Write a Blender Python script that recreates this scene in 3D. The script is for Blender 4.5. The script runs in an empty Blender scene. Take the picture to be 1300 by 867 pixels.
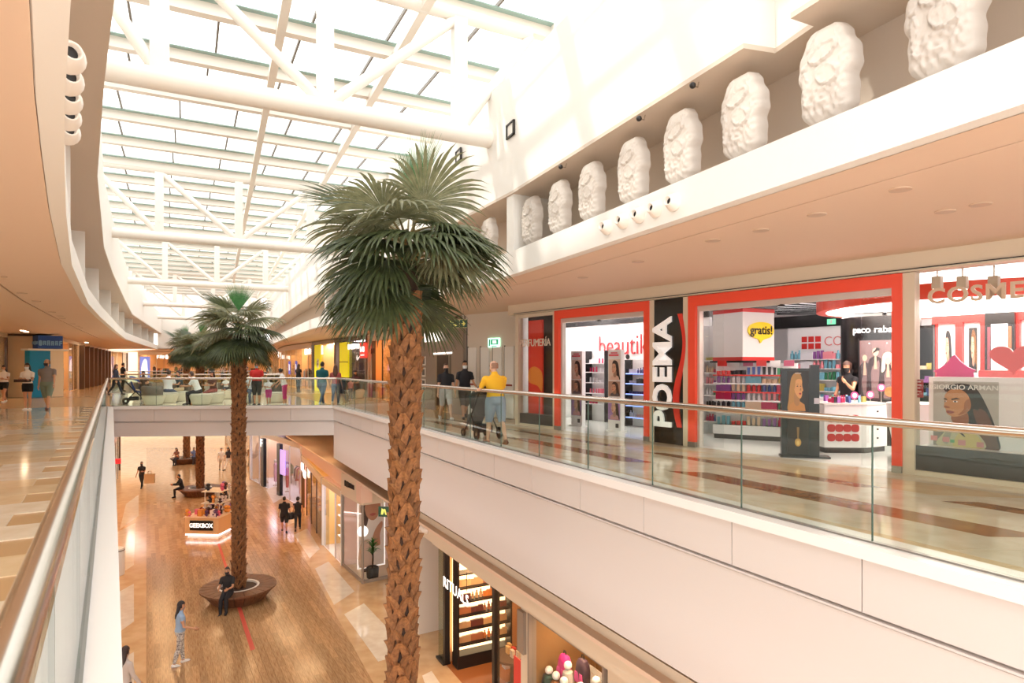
import bpy, bmesh, math, random
from mathutils import Vector, Matrix
R = math.radians
random.seed(7)
C = bpy.context.scene.collection
SC = bpy.context.scene

# ---------------------------------------------------------------- camera, sky, sun, exposure
EYE, F, HY = 1.56, 800.0, 465.0          # eye height, focal length in px of a 1300 px frame, horizon row
cam_d = bpy.data.cameras.new('camera'); cam = bpy.data.objects.new('camera', cam_d); C.objects.link(cam)
cam.location = (0, 0, EYE); cam.rotation_euler = (R(90), 0, 0)
cam_d.sensor_width = 36.0; cam_d.lens = 36.0 * F / 1300.0
cam_d.shift_y = (HY - 433.5) / 1300.0; cam_d.clip_start = 0.05; cam_d.clip_end = 400
SC.camera = cam
W = bpy.data.worlds.new('world'); SC.world = W; W.use_nodes = True
W.node_tree.nodes['Background'].inputs[0].default_value = (1.0, 0.98, 0.955, 1)
W.node_tree.nodes['Background'].inputs[1].default_value = 3.1
sun_d = bpy.data.lights.new('sun', 'SUN'); sun = bpy.data.objects.new('sun', sun_d); C.objects.link(sun)
sun_d.energy = 1.9; sun_d.angle = R(2.0); sun_d.color = (1, 0.95, 0.86)
sun.rotation_euler = Vector((0.80, 0.16, -0.60)).to_track_quat('-Z', 'Y').to_euler()
SC.view_settings.view_transform = 'Standard'; SC.view_settings.look = 'None'
SC.view_settings.gamma = 1.0; SC.view_settings.use_curve_mapping = False
SC.view_settings.exposure = 0.02
SC.cycles.max_bounces = 8; SC.cycles.diffuse_bounces = 4; SC.cycles.glossy_bounces = 3
SC.cycles.transparent_max_bounces = 16; SC.cycles.transmission_bounces = 4
SC.cycles.sample_clamp_indirect = 6.0; SC.cycles.caustics_reflective = False; SC.cycles.caustics_refractive = False

# ---------------------------------------------------------------- helpers
def lin(c):
    return tuple((x/255/12.92 if x/255 <= .04045 else ((x/255+.055)/1.055)**2.4) for x in c)
def G(px, py, h=0.0):                    # pixel -> plan point on the horizontal plane at height h
    Z = F*(EYE-h)/(py-HY); return ((px-650)/F*Z, Z)
def AT(px, Z):                           # pixel column at depth Z -> plan point
    return ((px-650)/F*Z, Z)
def HT(py, Z): return EYE + (HY-py)*Z/F  # height seen at row py at depth Z

_m = {}
def mat(name, col, rough=.5, metal=0, var=0.0, vscale=6, bump=0.0, bscale=40, emit=0, spec=.5, objvar=0.0, coat=0, col2=None, stretch=None):
    if name in _m: return _m[name]
    m = bpy.data.materials.new(name); _m[name] = m; m.use_nodes = True
    nt = m.node_tree; b = nt.nodes['Principled BSDF']; L = nt.links.new
    c = (*lin(col), 1)
    b.inputs['Base Color'].default_value = c; b.inputs['Roughness'].default_value = rough
    b.inputs['Metallic'].default_value = metal; b.inputs['Specular IOR Level'].default_value = spec
    b.inputs['Coat Weight'].default_value = coat
    last = None
    if var or col2:
        tc = nt.nodes.new('ShaderNodeTexCoord'); n = nt.nodes.new('ShaderNodeTexNoise')
        n.inputs['Scale'].default_value = vscale; n.inputs['Detail'].default_value = 5
        if stretch:
            mpn = nt.nodes.new('ShaderNodeMapping'); mpn.inputs['Scale'].default_value = stretch; L(tc.outputs['Object'], mpn.inputs[0]); L(mpn.outputs[0], n.inputs['Vector'])
        else: L(tc.outputs['Object'], n.inputs['Vector'])
        rp = nt.nodes.new('ShaderNodeValToRGB'); L(n.outputs['Fac'], rp.inputs[0])
        rp.color_ramp.elements[0].position = .32; rp.color_ramp.elements[1].position = .68
        c2 = lin(col2) if col2 else tuple(x*(1-var) for x in c[:3])
        rp.color_ramp.elements[0].color = (*c2, 1); rp.color_ramp.elements[1].color = c
        last = rp.outputs[0]
    if objvar:
        oi = nt.nodes.new('ShaderNodeObjectInfo'); mr = nt.nodes.new('ShaderNodeMapRange')
        mr.inputs[3].default_value = 1-objvar; mr.inputs[4].default_value = 1+objvar*.6
        L(oi.outputs['Random'], mr.inputs[0])
        hs = nt.nodes.new('ShaderNodeHueSaturation'); L(mr.outputs[0], hs.inputs['Value'])
        if last: L(last, hs.inputs['Color'])
        else: hs.inputs['Color'].default_value = c
        last = hs.outputs[0]
    if last: L(last, b.inputs['Base Color'])
    if bump:
        tc = nt.nodes.new('ShaderNodeTexCoord'); n = nt.nodes.new('ShaderNodeTexNoise')
        n.inputs['Scale'].default_value = bscale; n.inputs['Detail'].default_value = 4
        L(tc.outputs['Object'], n.inputs['Vector'])
        bp = nt.nodes.new('ShaderNodeBump'); bp.inputs['Strength'].default_value = bump; bp.inputs['Distance'].default_value = .02
        L(n.outputs['Fac'], bp.inputs['Height']); L(bp.outputs[0], b.inputs['Normal'])
    if emit:
        b.inputs['Emission Color'].default_value = c; b.inputs['Emission Strength'].default_value = emit
    return m
def glass_mat(name, tint, gloss=.12, rough=.0):
    if name in _m: return _m[name]
    m = bpy.data.materials.new(name); _m[name] = m; m.use_nodes = True
    nt = m.node_tree; nt.nodes.clear(); L = nt.links.new
    o = nt.nodes.new('ShaderNodeOutputMaterial'); mx = nt.nodes.new('ShaderNodeMixShader')
    t = nt.nodes.new('ShaderNodeBsdfTransparent'); t.inputs[0].default_value = (*tint, 1)
    g = nt.nodes.new('ShaderNodeBsdfGlossy'); g.inputs['Roughness'].default_value = rough
    fr = nt.nodes.new('ShaderNodeLayerWeight'); pw = nt.nodes.new('ShaderNodeMath'); pw.operation = 'POWER'; pw.inputs[1].default_value = 5
    ad = nt.nodes.new('ShaderNodeMath'); ad.operation = 'MULTIPLY_ADD'; ad.inputs[1].default_value = .8; ad.inputs[2].default_value = gloss
    L(fr.outputs['Facing'], pw.inputs[0]); L(pw.outputs[0], ad.inputs[0]); L(ad.outputs[0], mx.inputs[0]); L(t.outputs[0], mx.inputs[1]); L(g.outputs[0], mx.inputs[2])
    L(mx.outputs[0], o.inputs[0]); return m

class MB:
    def __init__(s): s.v = []; s.f = []; s.mi = []; s.cur = 0; s.M = None
    def add(s, vs, fs):
        n = len(s.v)
        s.v += [tuple(s.M @ Vector(p)) for p in vs] if s.M else [tuple(p) for p in vs]
        s.f += [tuple(i+n for i in f) for f in fs]; s.mi += [s.cur]*len(fs); return s
    def box(s, x0, x1, y0, y1, z0, z1):
        return s.add([(x0,y0,z0),(x1,y0,z0),(x1,y1,z0),(x0,y1,z0),(x0,y0,z1),(x1,y0,z1),(x1,y1,z1),(x0,y1,z1)],
              [(3,2,1,0),(4,5,6,7),(0,1,5,4),(1,2,6,5),(2,3,7,6),(3,0,4,7)])
    def cbox(s, c, d): return s.box(c[0]-d[0]/2,c[0]+d[0]/2,c[1]-d[1]/2,c[1]+d[1]/2,c[2]-d[2]/2,c[2]+d[2]/2)
    def bar(s, a, b, w, h):               # box beam from a to b, w horizontal, h vertical-ish
        a = Vector(a); b = Vector(b); d = (b-a).normalized()
        up = Vector((0,0,1)) if abs(d.z) < .95 else Vector((0,1,0))
        sx = d.cross(up).normalized(); sz = sx.cross(d).normalized()
        vs = []
        for p in (a, b):
            for i, j in ((-1,-1),(1,-1),(1,1),(-1,1)): vs.append(p+sx*i*w/2+sz*j*h/2)
        return s.add(vs, [(0,1,2,3),(7,6,5,4),(0,4,5,1),(1,5,6,2),(2,6,7,3),(3,7,4,0)])
    def prism(s, poly, z0, z1):
        n = len(poly); a = sum(poly[i][0]*poly[(i+1)%n][1]-poly[(i+1)%n][0]*poly[i][1] for i in range(n))
        if a < 0: poly = poly[::-1]
        vs = [(x,y,z0) for x,y in poly]+[(x,y,z1) for x,y in poly]
        return s.add(vs, [tuple(range(n-1,-1,-1)), tuple(range(n,2*n))]+[(i,(i+1)%n,n+(i+1)%n,n+i) for i in range(n)])
    def plate(s, poly, y0, y1):           # polygon in xz extruded along y (front at y0)
        n = len(poly); a = sum(poly[i][0]*poly[(i+1)%n][1]-poly[(i+1)%n][0]*poly[i][1] for i in range(n))
        if a < 0: poly = poly[::-1]
        vs = [(x,y0,z) for x,z in poly]+[(x,y1,z) for x,z in poly]
        return s.add(vs, [tuple(range(n)), tuple(range(2*n-1,n-1,-1))]+[((i+1)%n,i,n+i,n+(i+1)%n) for i in range(n)])
    def loft(s, rings, cap=True, closed=True):
        n = len(rings[0]); vs = [p for r in rings for p in r]; fs = []
        for k in range(len(rings)-1):
            for i in range(n if closed else n-1):
                j = (i+1)%n; fs.append((k*n+i, k*n+j, (k+1)*n+j, (k+1)*n+i))
        if cap and closed: fs += [tuple(range(n-1,-1,-1)), tuple(range((len(rings)-1)*n, len(rings)*n))]
        return s.add(vs, fs)
    def tube(s, pts, r, n=10, cap=True):
        pts = [Vector(p) for p in pts]; rs = r if isinstance(r, (list, tuple)) else [r]*len(pts); rings = []
        t0 = (pts[1]-pts[0]).normalized(); up = Vector((0,0,1)) if abs(t0.z) < .9 else Vector((1,0,0))
        x = t0.cross(up).normalized()
        for i, p in enumerate(pts):
            t = (pts[min(i+1,len(pts)-1)]-pts[max(i-1,0)]).normalized()
            x = (x - t*x.dot(t)).normalized(); y = t.cross(x)
            rings.append([p+(x*math.cos(2*math.pi*k/n)+y*math.sin(2*math.pi*k/n))*rs[i] for k in range(n)])
        return s.loft(rings, cap)
    def lathe(s, prof, n=20, c=(0,0,0), sx=1, sy=1):
        return s.loft([[(c[0]+r*sx*math.cos(2*math.pi*k/n), c[1]+r*sy*math.sin(2*math.pi*k/n), c[2]+z) for k in range(n)] for r, z in prof])
    def ball(s, c, r, n=12, m=8):
        rx, ry, rz = r if isinstance(r, (tuple, list)) else (r, r, r)
        return s.loft([[(c[0]+rx*math.sin(a)*math.cos(2*math.pi*k/n), c[1]+ry*math.sin(a)*math.sin(2*math.pi*k/n), c[2]-rz*math.cos(a)) for k in range(n)]
                       for a in [math.pi*(.02+.96*i/m) for i in range(m+1)]])
    def strip(s, A, B, z0, z1):           # slab between two plan polylines
        for i in range(len(A)-1): s.prism([A[i],A[i+1],B[i+1],B[i]], z0, z1)
        return s
    def mesh(s, name, mats):
        me = bpy.data.meshes.new(name); me.from_pydata(s.v, [], s.f)
        for m in (mats if isinstance(mats, (list, tuple)) else [mats]): me.materials.append(m)
        if any(s.mi): me.polygons.foreach_set('material_index', s.mi)
        me.update(); return me
    def obj(s, name, mats, parent=None, loc=None, rz=0, smooth=False, bevel=0):
        me = s.mesh(name, mats); o = bpy.data.objects.new(name, me); C.objects.link(o)
        if parent: o.parent = parent
        if loc: o.location = loc
        if rz: o.rotation_euler.z = rz
        if smooth:
            me.polygons.foreach_set('use_smooth', [True]*len(me.polygons))
            if smooth != 'all': me.set_sharp_from_angle(angle=R(40))
        if bevel:
            md = o.modifiers.new('bevel', 'BEVEL'); md.width = bevel; md.segments = 2; md.limit_method = 'ANGLE'
        return o
def tag(o, label=None, cat=None, group=None, kind=None):
    if label: o['label'] = label
    if cat: o['category'] = cat
    if group: o['group'] = group
    if kind: o['kind'] = kind
    return o
def thing(name, label, cat, loc=(0,0,0), rz=0, group=None):
    o = bpy.data.objects.new(name, None); C.objects.link(o); o.empty_display_size = .1
    o.location = loc; o.rotation_euler.z = rz; return tag(o, label, cat, group)
def struct(name, mb, m, label=None, **k):
    return tag(mb.obj(name, m, **k), label, None, None, 'structure')
def dup(o, parent=None, loc=None, rz=None):
    c = o.copy(); C.objects.link(c); c.parent = parent
    if loc is not None: c.location = loc
    if rz is not None: c.rotation_euler.z = rz
    for ch in list(o.children): dup(ch, c)
    return c
def inst(me, name, parent=None, loc=(0,0,0), rot=(0,0,0), sc=(1,1,1)):
    o = bpy.data.objects.new(name, me); C.objects.link(o); o.parent = parent
    o.location = loc; o.rotation_euler = rot; o.scale = sc; return o
def text_mb(s, size, depth=.01, bold=0.0, align='CENTER', spacing=1.0, squash=1.0):
    cu = bpy.data.curves.new('t', 'FONT'); cu.body = s; cu.size = size; cu.extrude = depth; cu.offset = bold
    cu.align_x = align; cu.align_y = 'CENTER'; cu.space_character = spacing; cu.resolution_u = 3
    o = bpy.data.objects.new('t', cu); C.objects.link(o)
    me = bpy.data.meshes.new_from_object(o.evaluated_get(bpy.context.evaluated_depsgraph_get()))
    mb = MB(); mb.add([(v.co.x*squash, -v.co.z, v.co.y) for v in me.vertices], [tuple(p.vertices) for p in me.polygons])
    bpy.data.objects.remove(o); bpy.data.curves.remove(cu); bpy.data.meshes.remove(me)
    return mb                              # stands in the xz plane, faces -y
def offset(line, d):                       # offset a plan polyline to its right-hand side
    out = []
    for i in range(len(line)):
        a = Vector(line[max(i-1,0)]); b = Vector(line[min(i+1,len(line)-1)]); t = (b-a).normalized()
        out.append((line[i][0]+t.y*d, line[i][1]-t.x*d))
    return out
def interp(line, Z):
    for (x0,z0),(x1,z1) in zip(line, line[1:]):
        if z0 <= Z <= z1: return x0+(x1-x0)*(Z-z0)/(z1-z0)
    return line[0][0] if Z < line[0][1] else line[-1][0]
class Frame:                               # a facade: u along it, v into the shop, z up
    def __init__(s, A, B):
        s.A = Vector(A); d = Vector(B)-s.A; s.len = d.length; s.U = d.normalized(); s.N = Vector((-s.U.y, s.U.x))
        s.rz = math.atan2(s.U.y, s.U.x)
    def w(s, u, v=0, z=0): p = s.A+s.U*u+s.N*v; return (p.x, p.y, z)
    def px(s, px, py, v=0):
        k = (px-650)/F; B = s.A+s.N*v
        u = (k*B.y-B.x)/(s.U.x-k*s.U.y); Z = B.y+u*s.U.y
        return u, HT(py, Z)
    def thing(s, name, label, cat, u, v=0, z=0, rz=0, group=None): return thing(name, label, cat, s.w(u,v,z), s.rz+rz, group)
    def M(s, u=0, v=0, z=0): return Matrix.Translation(s.w(u,v,z)) @ Matrix.Rotation(s.rz, 4, 'Z')

# ---------------------------------------------------------------- common materials
WHITE = mat('white_paint', (240,236,230), .55)
FASCIA = mat('fascia_white', (218,208,203), .35)
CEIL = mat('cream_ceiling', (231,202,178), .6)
CREAM = mat('cream_beam', (226,208,184), .4)
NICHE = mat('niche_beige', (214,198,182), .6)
STEEL = mat('brushed_steel', (214,208,200), .22, 1.0)
DARKM = mat('dark_metal', (38,34,32), .4, .3)
BLACK = mat('black_gloss', (22,21,21), .25)
TRUSSW = mat('truss_white', (240,234,226), .4)
GLASS = glass_mat('rail_glass', (.90,.955,.925), .03)
SHOPGLASS = glass_mat('shop_glass', (.96,.97,.965), .02)
SKYGLASS = glass_mat('roof_glass', (.97,.985,.985), .01)
CORAL = mat('coral_red', (250,84,58), .35)
PLASTER = mat('white_plaster', (206,196,187), .85, bump=.35, bscale=16)
# ================================================================ STRUCTURE
FLZ = -6.45                                                     # lower floor level
LX = lambda Z: -.1-.635*Z                                       # left void edge
RX = lambda Z: 5.93-.518*Z                                      # right void edge
CL, CR = (LX(24.3), 24.3), (RX(24.9), 24.9)                     # far corners of the void at the bridge
V2L, V2R, V3L, V3R = (-23.4,37), (-13.6,37), (-36.5,60), (-24,60)
Ledge = [(LX(-1)+.15,-1), *[(LX(z)+.15,z) for z in (3,8,14,20)], (CL[0]+.15,CL[1])]
LF = [(-6,-1),(-12.5,9),(-18.6,19),(-25.2,31.4),(-29.6,43),(-38.2,59.4),(-41.5,68)]          # left shop line
RF = [(-1.5,20),(-6.7,31.6),(-12.8,41),(-18,50),(-25,66)]                                     # far right shop line
SL = [(.6,-.7),(-.6,.95),(-1.99,2.84),(-2.74,3.86),(-3.5,4.93),(-4.72,6.67),(-7.04,10.08),(-10.96,16.3),(-13.67,20.95),(-18.4,29.3),(-23.1,37.7),(-33.75,60)]  # left ceiling edge
SRt = [(5.35,-1),(4.04,2),(2.3,6),(0,11.28),(-4.6,20),(-9,28),(-13.3,37),(-24,60)]            # right ceiling edge
CZ = 3.2                                                        # ceiling height over the upper walkways
PF = Frame((.15,16.86), (.15+5.6, 16.86-7.62))                  # perfumery facade, u runs towards the camera side

MARB = mat('cream_marble', (232,208,172), .10, var=.16, vscale=2.2, objvar=.07, col2=(216,186,146))
MARBW = mat('pale_marble', (238,226,206), .09, vscale=3, objvar=.05, col2=(222,204,178))
MARBB = mat('brown_marble', (176,128,84), .10, vscale=3, objvar=.08, col2=(150,104,66))
MARBL = mat('lower_marble', (226,190,146), .12, vscale=2.0, objvar=.06, col2=(208,168,122))
WOODP = mat('floor_wood', (202,164,120), .17, vscale=3, objvar=.20, col2=(160,120,82), stretch=(1,14,1))
ASPH = mat('floor_base', (196,160,118), .2)

mb = MB()
mb.prism([(LX(-1),-1),CL,V2L,V3L,(-36,72),(-60,72),(-60,20),(-20,-1)], -.5, -.01)
fl_left = struct('floor_upper_left', mb, ASPH, 'glossy cream marble gallery floor beside the shops on the left')
mb = MB(); mb.prism([CL,CR,V2R,V2L], -.5, 0)
fl_bridge = struct('floor_bridge', mb, MARBW, 'pale marble floor of the bridge with the lounge seats')
mb = MB(); mb.prism([(RX(-1),-1),CR,V2R,V3R,(-36,72),(16,72),(30,-1)], -.5, -.01)
mb.prism([V3L,V3R,(-25,72),(-42,72)], -.5, -.012)
fl_right = struct('floor_upper_right', mb, ASPH, 'polished marble gallery floor in front of the perfume shop')

mb = MB(); mb.prism([(LX(-1)-1,-1.02),(RX(-1)+1,-1.02),(RX(-6)+1,-6),(LX(-6)-1,-6)], -.5, 0)
struct('floor_near_bridge', mb, MARBW, 'pale marble bridge floor at the near end of the void')
def tile_mesh(lx, ly, m, h=.012, skew=0.0):
    b = MB(); g = .003
    b.prism([(g,g),(lx-g,g),(lx-g+skew,ly-g),(g+skew,ly-g)], -h, 0); return b.mesh('tile', m)
# left gallery tiles
du = Vector((-.536,.844)); dn = Vector((-.844,-.536)); rzt = math.atan2(du.y, du.x)
TL = [tile_mesh(.62,1.15,m) for m in (MARB, MARBW, MARBW, MARB)]
for i in range(44):
    for j in range(6):
        p = Vector((LX(0),0))+du*(2.2+i*.62)+dn*(.22+j*1.15+(.57 if i%2 else 0))
        k = ((i*7+j*3+(i//3)) % 4)
        inst(TL[k], 'tile', fl_left, (p.x,p.y,0), (0,0,rzt))
bo = MB(); bo.strip([(LX(z)-.02,z) for z in (-1,24.2)], [(LX(z)-.24,z) for z in (-1,24.2)], -.01, .001)
bo.obj('border_strip', MARBB, fl_left)
# right gallery tiles: rows run along the shop front
rows = [0,.10,.26,.36,.55,.62,.82,1.0]; rm = [MARB,MARBW,MARBB,MARBW,MARBB,MARB,MARBW]
def rp(s, t):
    a = Vector((RX(2),2)).lerp(Vector(CR)+Vector((1.8,-3.4)), s); fz = PF.A+PF.U*(18.0*(1-s)-.2)
    return a.lerp(fz, t)
NS = 20
for i in range(NS):
    for j in range(7):
        sh = .5/NS if j % 2 else 0
        q = [rp(min(i/NS+sh,1),rows[j]), rp(min((i+1)/NS+sh,1),rows[j]), rp(min((i+1)/NS+sh,1),rows[j+1]), rp(min(i/NS+sh,1),rows[j+1])]
        if (q[0]-q[1]).length < .05: continue
        c = sum(q, Vector((0,0)))/4; b = MB(); b.prism([tuple(c+(p-c)*.995-c) for p in q], -.012, 0)
        mm = rm[j] if (i+j) % 5 else MARBW
        b.obj('tile', mm, fl_right, (c.x,c.y,0))

# lower floor
mb = MB(); mb.prism([(30,-2),(30,90),(-70,90),(-40,-2)], FLZ-.3, FLZ-.02)
fl_low = struct('floor', mb, MARBL, 'ground floor of honey coloured marble')
wl = lambda Z: -9.23-.58*(Z-15.9)
WR = [(-1.0,11),(-3.84,16.6),(-9.7,28.4),(-17.7,44),(-26.5,60)]
pd = Vector((-.58,1)).normalized(); pn = Vector((pd.y,-pd.x)); prz = math.atan2(pd.y,pd.x)
pl = []
for j in range(46):
    for i in range(34):
        o = Vector((wl(12),12))+pn*(.01+j*.17)+pd*(i*1.7+(j*.61)%1.7-1.0)
        c = o+pd*.85
        if c.y < 13.5 or c.y > 37 or c.x > interp(WR, c.y)+.5: continue
        pl.append((c.y, o))
pl.sort(key=lambda t: t[0])
b = MB(); b.box(.002,1.698,.002,.168,-.02,0); pm = b.mesh('plank', WOODP)
PKM = [pm]
for k, (y, o) in enumerate(pl[:300]): inst(pm, 'plank', fl_low, (o.x,o.y,FLZ), (0,0,prz-0))
rest = MB(); WV = [mat('floor_wood_'+n, c, .17, vscale=5, col2=c2) for n, c, c2 in (('a',(204,164,118),(176,134,92)),('b',(188,148,104),(168,126,86)),('c',(214,176,130),(190,150,106)))]
rd = Vector((math.cos(prz),math.sin(prz)))
for k, (y, o) in enumerate(pl[300:]):
    rest.cur = random.randrange(3); q = Vector((-rd.y,rd.x))
    rest.prism([tuple(o+rd*a+q*w) for a, w in ((.002,.002),(1.698,.002),(1.698,.168),(.002,.168))], FLZ-.02, FLZ)
tag(rest.obj('far_planks', WV, fl_low), kind='stuff')
m = MB(); m.prism([(wl(37.0),37.0),(wl(62),62),(interp(WR,60)+.5,62),(interp(WR,37)+.5,37.0)], FLZ-.02, FLZ-.001); m.obj('far_boards', WV[0], fl_low)
# marble margins of the ground floor, a little proud of the planks
mb = MB(); Z = [-1,11,16.6,28.4,44,60]; A = [(interp(WR,max(z,11)) if z >= 11 else 4.5, z) for z in Z]
mb.strip(A, [(x+9,z+5) for x,z in A], FLZ-.02, FLZ+.004); mb.obj('marble_margin', MARBL, fl_low)
mb = MB(); mb.strip([(wl(z),z) for z in (-1,20,40,60)], [(wl(z)-9,z) for z in (-1,20,40,60)], FLZ-.02, FLZ+.004)
mb.obj('marble_margin', MARBL, fl_low)
PALE = mat('pale_inlay', (240,228,208), .08, vscale=3, objvar=.04, col2=(226,208,184))
for (a, z) in [((400,720),0),((440,770),0)]: pass
def inlay(pts):
    q = [Vector(G(x,y,FLZ)) for x,y in pts]; c = sum(q, Vector((0,0)))/4; b = MB()
    b.prism([tuple(p-c) for p in q], -.01, .004); b.obj('inlay_slab', PALE, fl_low, (c.x,c.y,FLZ+.004))
for p in ([(400,722),(417,713),(450,751),(424,768)], [(437,780),(462,766),(521,828),(480,840)], [(373,679),(390,671),(406,697),(393,709)],
          [(352,650),(365,644),(377,662),(362,668)], [(338,622),(350,617),(359,632),(347,639)], [(324,604),(334,601),(341,613),(331,617)],
          [(100,780),(170,741),(170,789),(100,840)], [(120,690),(172,664),(170,717),(120,752)], [(100,865),(170,828),(170,900),(100,930)],
          [(536,858),(548,852),(600,930),(560,930)], [(160,640),(176,628),(176,655),(152,672)]): inlay(p)
TAPE = mat('red_tape', (206,84,66), .5)
q = [G(x,y,FLZ) for x,y in [(276,690),(279,690),(324,824),(318,826)]]
mb = MB(); mb.prism(q, FLZ, FLZ+.002); tag(mb.obj('floor_tape', TAPE), 'straight red tape stripe stuck to the ground floor planks', 'floor tape')

# ---- fascias of the galleries
def fascia(name, a, b, side, zb, n, label, panel_h=.46, band=True):
    fr = Frame(a, b); t = thing(name, label, None, fr.w(0)); t.rotation_euler.z = fr.rz; t['kind'] = 'structure'
    s = side; L = fr.len                       # s=-1: visible face towards -v
    m = MB(); m.box(0,L,-.02,.28,zb,-.10); m.obj('core', FASCIA, t)
    m = MB(); m.box(0,L,-.13,.30,-.09,.02); m.obj('capping', mat('capping_white',(240,234,230),.25), t)
    m = MB(); m.box(0,L,-.09,-.02,-.10-panel_h-.05,-.10-panel_h-.03); m.obj('lip', FASCIA, t)
    m = MB(); m.box(.006,L/n-.006,-.085,-.03,-.10-panel_h,-.10); pm = m.mesh('panel', FASCIA)
    for i in range(n): inst(pm, 'panel', t, (i*L/n,0,0))
    m = MB(); m.box(0,L,-.075,-.02,zb,-.10-panel_h-.06); m.obj('apron', FASCIA, t)
    return t, fr
tR, fR = fascia('fascia_right', (CR[0],CR[1]), (RX(-1),-1), -1, -2.05, 20, 'long white panelled gallery edge below the glass balustrade on the right')
tB, fB = fascia('fascia_bridge', CL, CR, -1, -1.15, 5, 'white panelled edge of the bridge between the galleries')
tLf, fL = fascia('fascia_left', (LX(-1),-1), CL, -1, -1.1, 18, 'white gallery edge running away below the left handrail')

# ---- glass balustrades
def balustrade(name, a, b, n, label, dz=0.0, r=.038):
    fr = Frame(a, b); t = thing(name, label, 'railing', fr.w(0), fr.rz); L = fr.len; w = L/n
    m = MB(); m.tube([(0,.06,1.08),(L,.06,1.08)], r, 16); m.obj('handrail', STEEL, t, smooth=True)
    m = MB(); m.box(.008,w-.008,.052,.068,.02,1.05); pm = m.mesh('glass_panel', GLASS)
    e = MB(); e.box(-.004,.004,.052,.068,.02,1.05); em = e.mesh('joint', mat('glass_edge',(70,92,82),.2))
    sh = MB(); sh.box(0,L,.035,.085,.018,.035); sh.obj('base_channel', mat('channel_grey',(150,146,140),.3,.8), t)
    for i in range(n):
        inst(pm, 'glass_panel', t, (i*w,0,0))
        inst(em, 'joint', t, (i*w,0,0))
    return t
balustrade('glass_balustrade', CR, (RX(-1),-1), 20, 'glass balustrade with steel handrail along the gallery by the perfume shop')
balustrade('glass_balustrade', CL, CR, 5, 'glass balustrade with steel handrail across the bridge in front of the lounge seats')
tl = balustrade('glass_balustrade', (LX(-1),-1), CL, 18, 'glass balustrade with steel handrail along the left gallery')
balustrade('glass_balustrade', V2R, V2L, 6, 'glass balustrade on the far edge of the bridge behind the lounge seats')
balustrade('glass_balustrade', V3L, V3R, 7, 'glass balustrade in front of the shops at the far end')
balustrade('glass_balustrade', V2L, V3L, 14, 'glass balustrade along the far left gallery past the bridge')
balustrade('glass_balustrade', V3R, V2R, 14, 'glass balustrade along the far right gallery past the bridge')
for nm, a, b, zb in (('trim_1',V2R,V2L,-1.15),('trim_2',V3L,V3R,-1.2),('trim_3',V2L,V3L,-1.2),('trim_4',V3R,V2R,-1.6)):
    fr = Frame(a,b); m = MB(); m.M = fr.M(); m.box(0,fr.len,-.06,.25,zb,.02); struct(nm, m, FASCIA, 'white edge of the second void')

# ---- ceilings over the upper galleries, with a dark slot
def ceiling(name, edge, wall, goff, label):
    t = thing(name, label, None); t['kind'] = 'structure'
    g0 = offset(edge, goff); g1 = offset(edge, goff*1.03)
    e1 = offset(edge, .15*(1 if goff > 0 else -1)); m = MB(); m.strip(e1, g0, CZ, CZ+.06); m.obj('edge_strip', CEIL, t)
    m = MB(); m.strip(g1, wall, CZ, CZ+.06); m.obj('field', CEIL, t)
    m = MB(); m.strip(g0, g1, CZ+.05, CZ+.07); m.obj('slot', DARKM, t)
    return t
cR = ceiling('ceiling_right', SRt, [(x+13,z+6) for x,z in SRt], .72, 'flat cream ceiling over the right gallery with a dark slot line')
lw = [(-9,-3),(-12,0),(-14,2),(-15,4),(-16,5),(-18,7),(-21,12),(-27,20),(-31,27),(-37,36),(-41,43),(-50,62)]
cL = ceiling('ceiling_left', SL, lw, -1.35, 'flat cream ceiling over the left gallery with a curved edge')
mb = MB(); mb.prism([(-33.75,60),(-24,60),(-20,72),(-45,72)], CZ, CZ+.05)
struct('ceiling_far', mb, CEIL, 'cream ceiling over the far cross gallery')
DLM = mat('downlight_glow', (255,236,205), .4, emit=14)
def downlight(px, py, label, w=0):
    x, y = G(px, py, CZ); t = thing('downlight', label, 'downlight', (x,y,CZ), 0, 'round ceiling downlights')
    m = MB(); m.lathe([(.055,-.012),(.095,-.012),(.10,0),(.055,0)], 16); m.obj('ring', mat('downlight_ring',(206,176,150),.4), t, smooth=True)
    m = MB(); m.lathe([(.001,-.004),(.056,-.004),(.056,.0)], 16); m.obj('lens', mat('downlight_lens',(232,214,190),.2), t)
for px, py in ((1143,240),(1037,272),(966,292),(905,305),(1200,268),(1245,259),(810,332),(740,352)):
    downlight(px, py, 'small round recessed downlight in the cream ceiling by the perfume shop')
for px, py in ((28,372),(46,382),(66,396),(76,401),(79,404),(92,411),(98,414),(102,416),(1,351)):
    downlight(px, py, 'small round recessed downlight in the left gallery ceiling')

# ---- right upper wall: band, niche, wall with a notch
rin = lambda d: offset(SRt, d)
t = thing('wall_right_upper', 'tall white atrium wall with a niche of plaster reliefs on the right', None); t['kind'] = 'structure'
m = MB(); m.strip(SRt, rin(.16), CZ, 3.62); m.obj('ledge_band', WHITE, t)
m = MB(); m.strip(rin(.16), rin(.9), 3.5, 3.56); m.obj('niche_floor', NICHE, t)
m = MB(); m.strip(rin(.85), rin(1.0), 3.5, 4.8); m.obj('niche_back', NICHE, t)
X4 = lambda Z: interp(SRt, Z)
wallp = [(X4(-1),-1),(X4(5.6),5.6),(X4(5.6)+.27,5.73),(X4(6.12)+.35,6.22),(X4(6.12),6.12),(0,11.28),(-4.6,20),(-9,28),(-13.3,37),(-24,60)]
back = [(x+1.0,z+.35) for x,z in wallp]
m = MB()
for z0, z1, mi in ((4.65,4.70,1),(4.70,6.80,0)):
    m.cur = mi; m.strip(wallp, back, z0, z1)
m.obj('upper_wall', [WHITE, NICHE], t)
bk2 = offset(SRt, 1.3)
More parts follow.
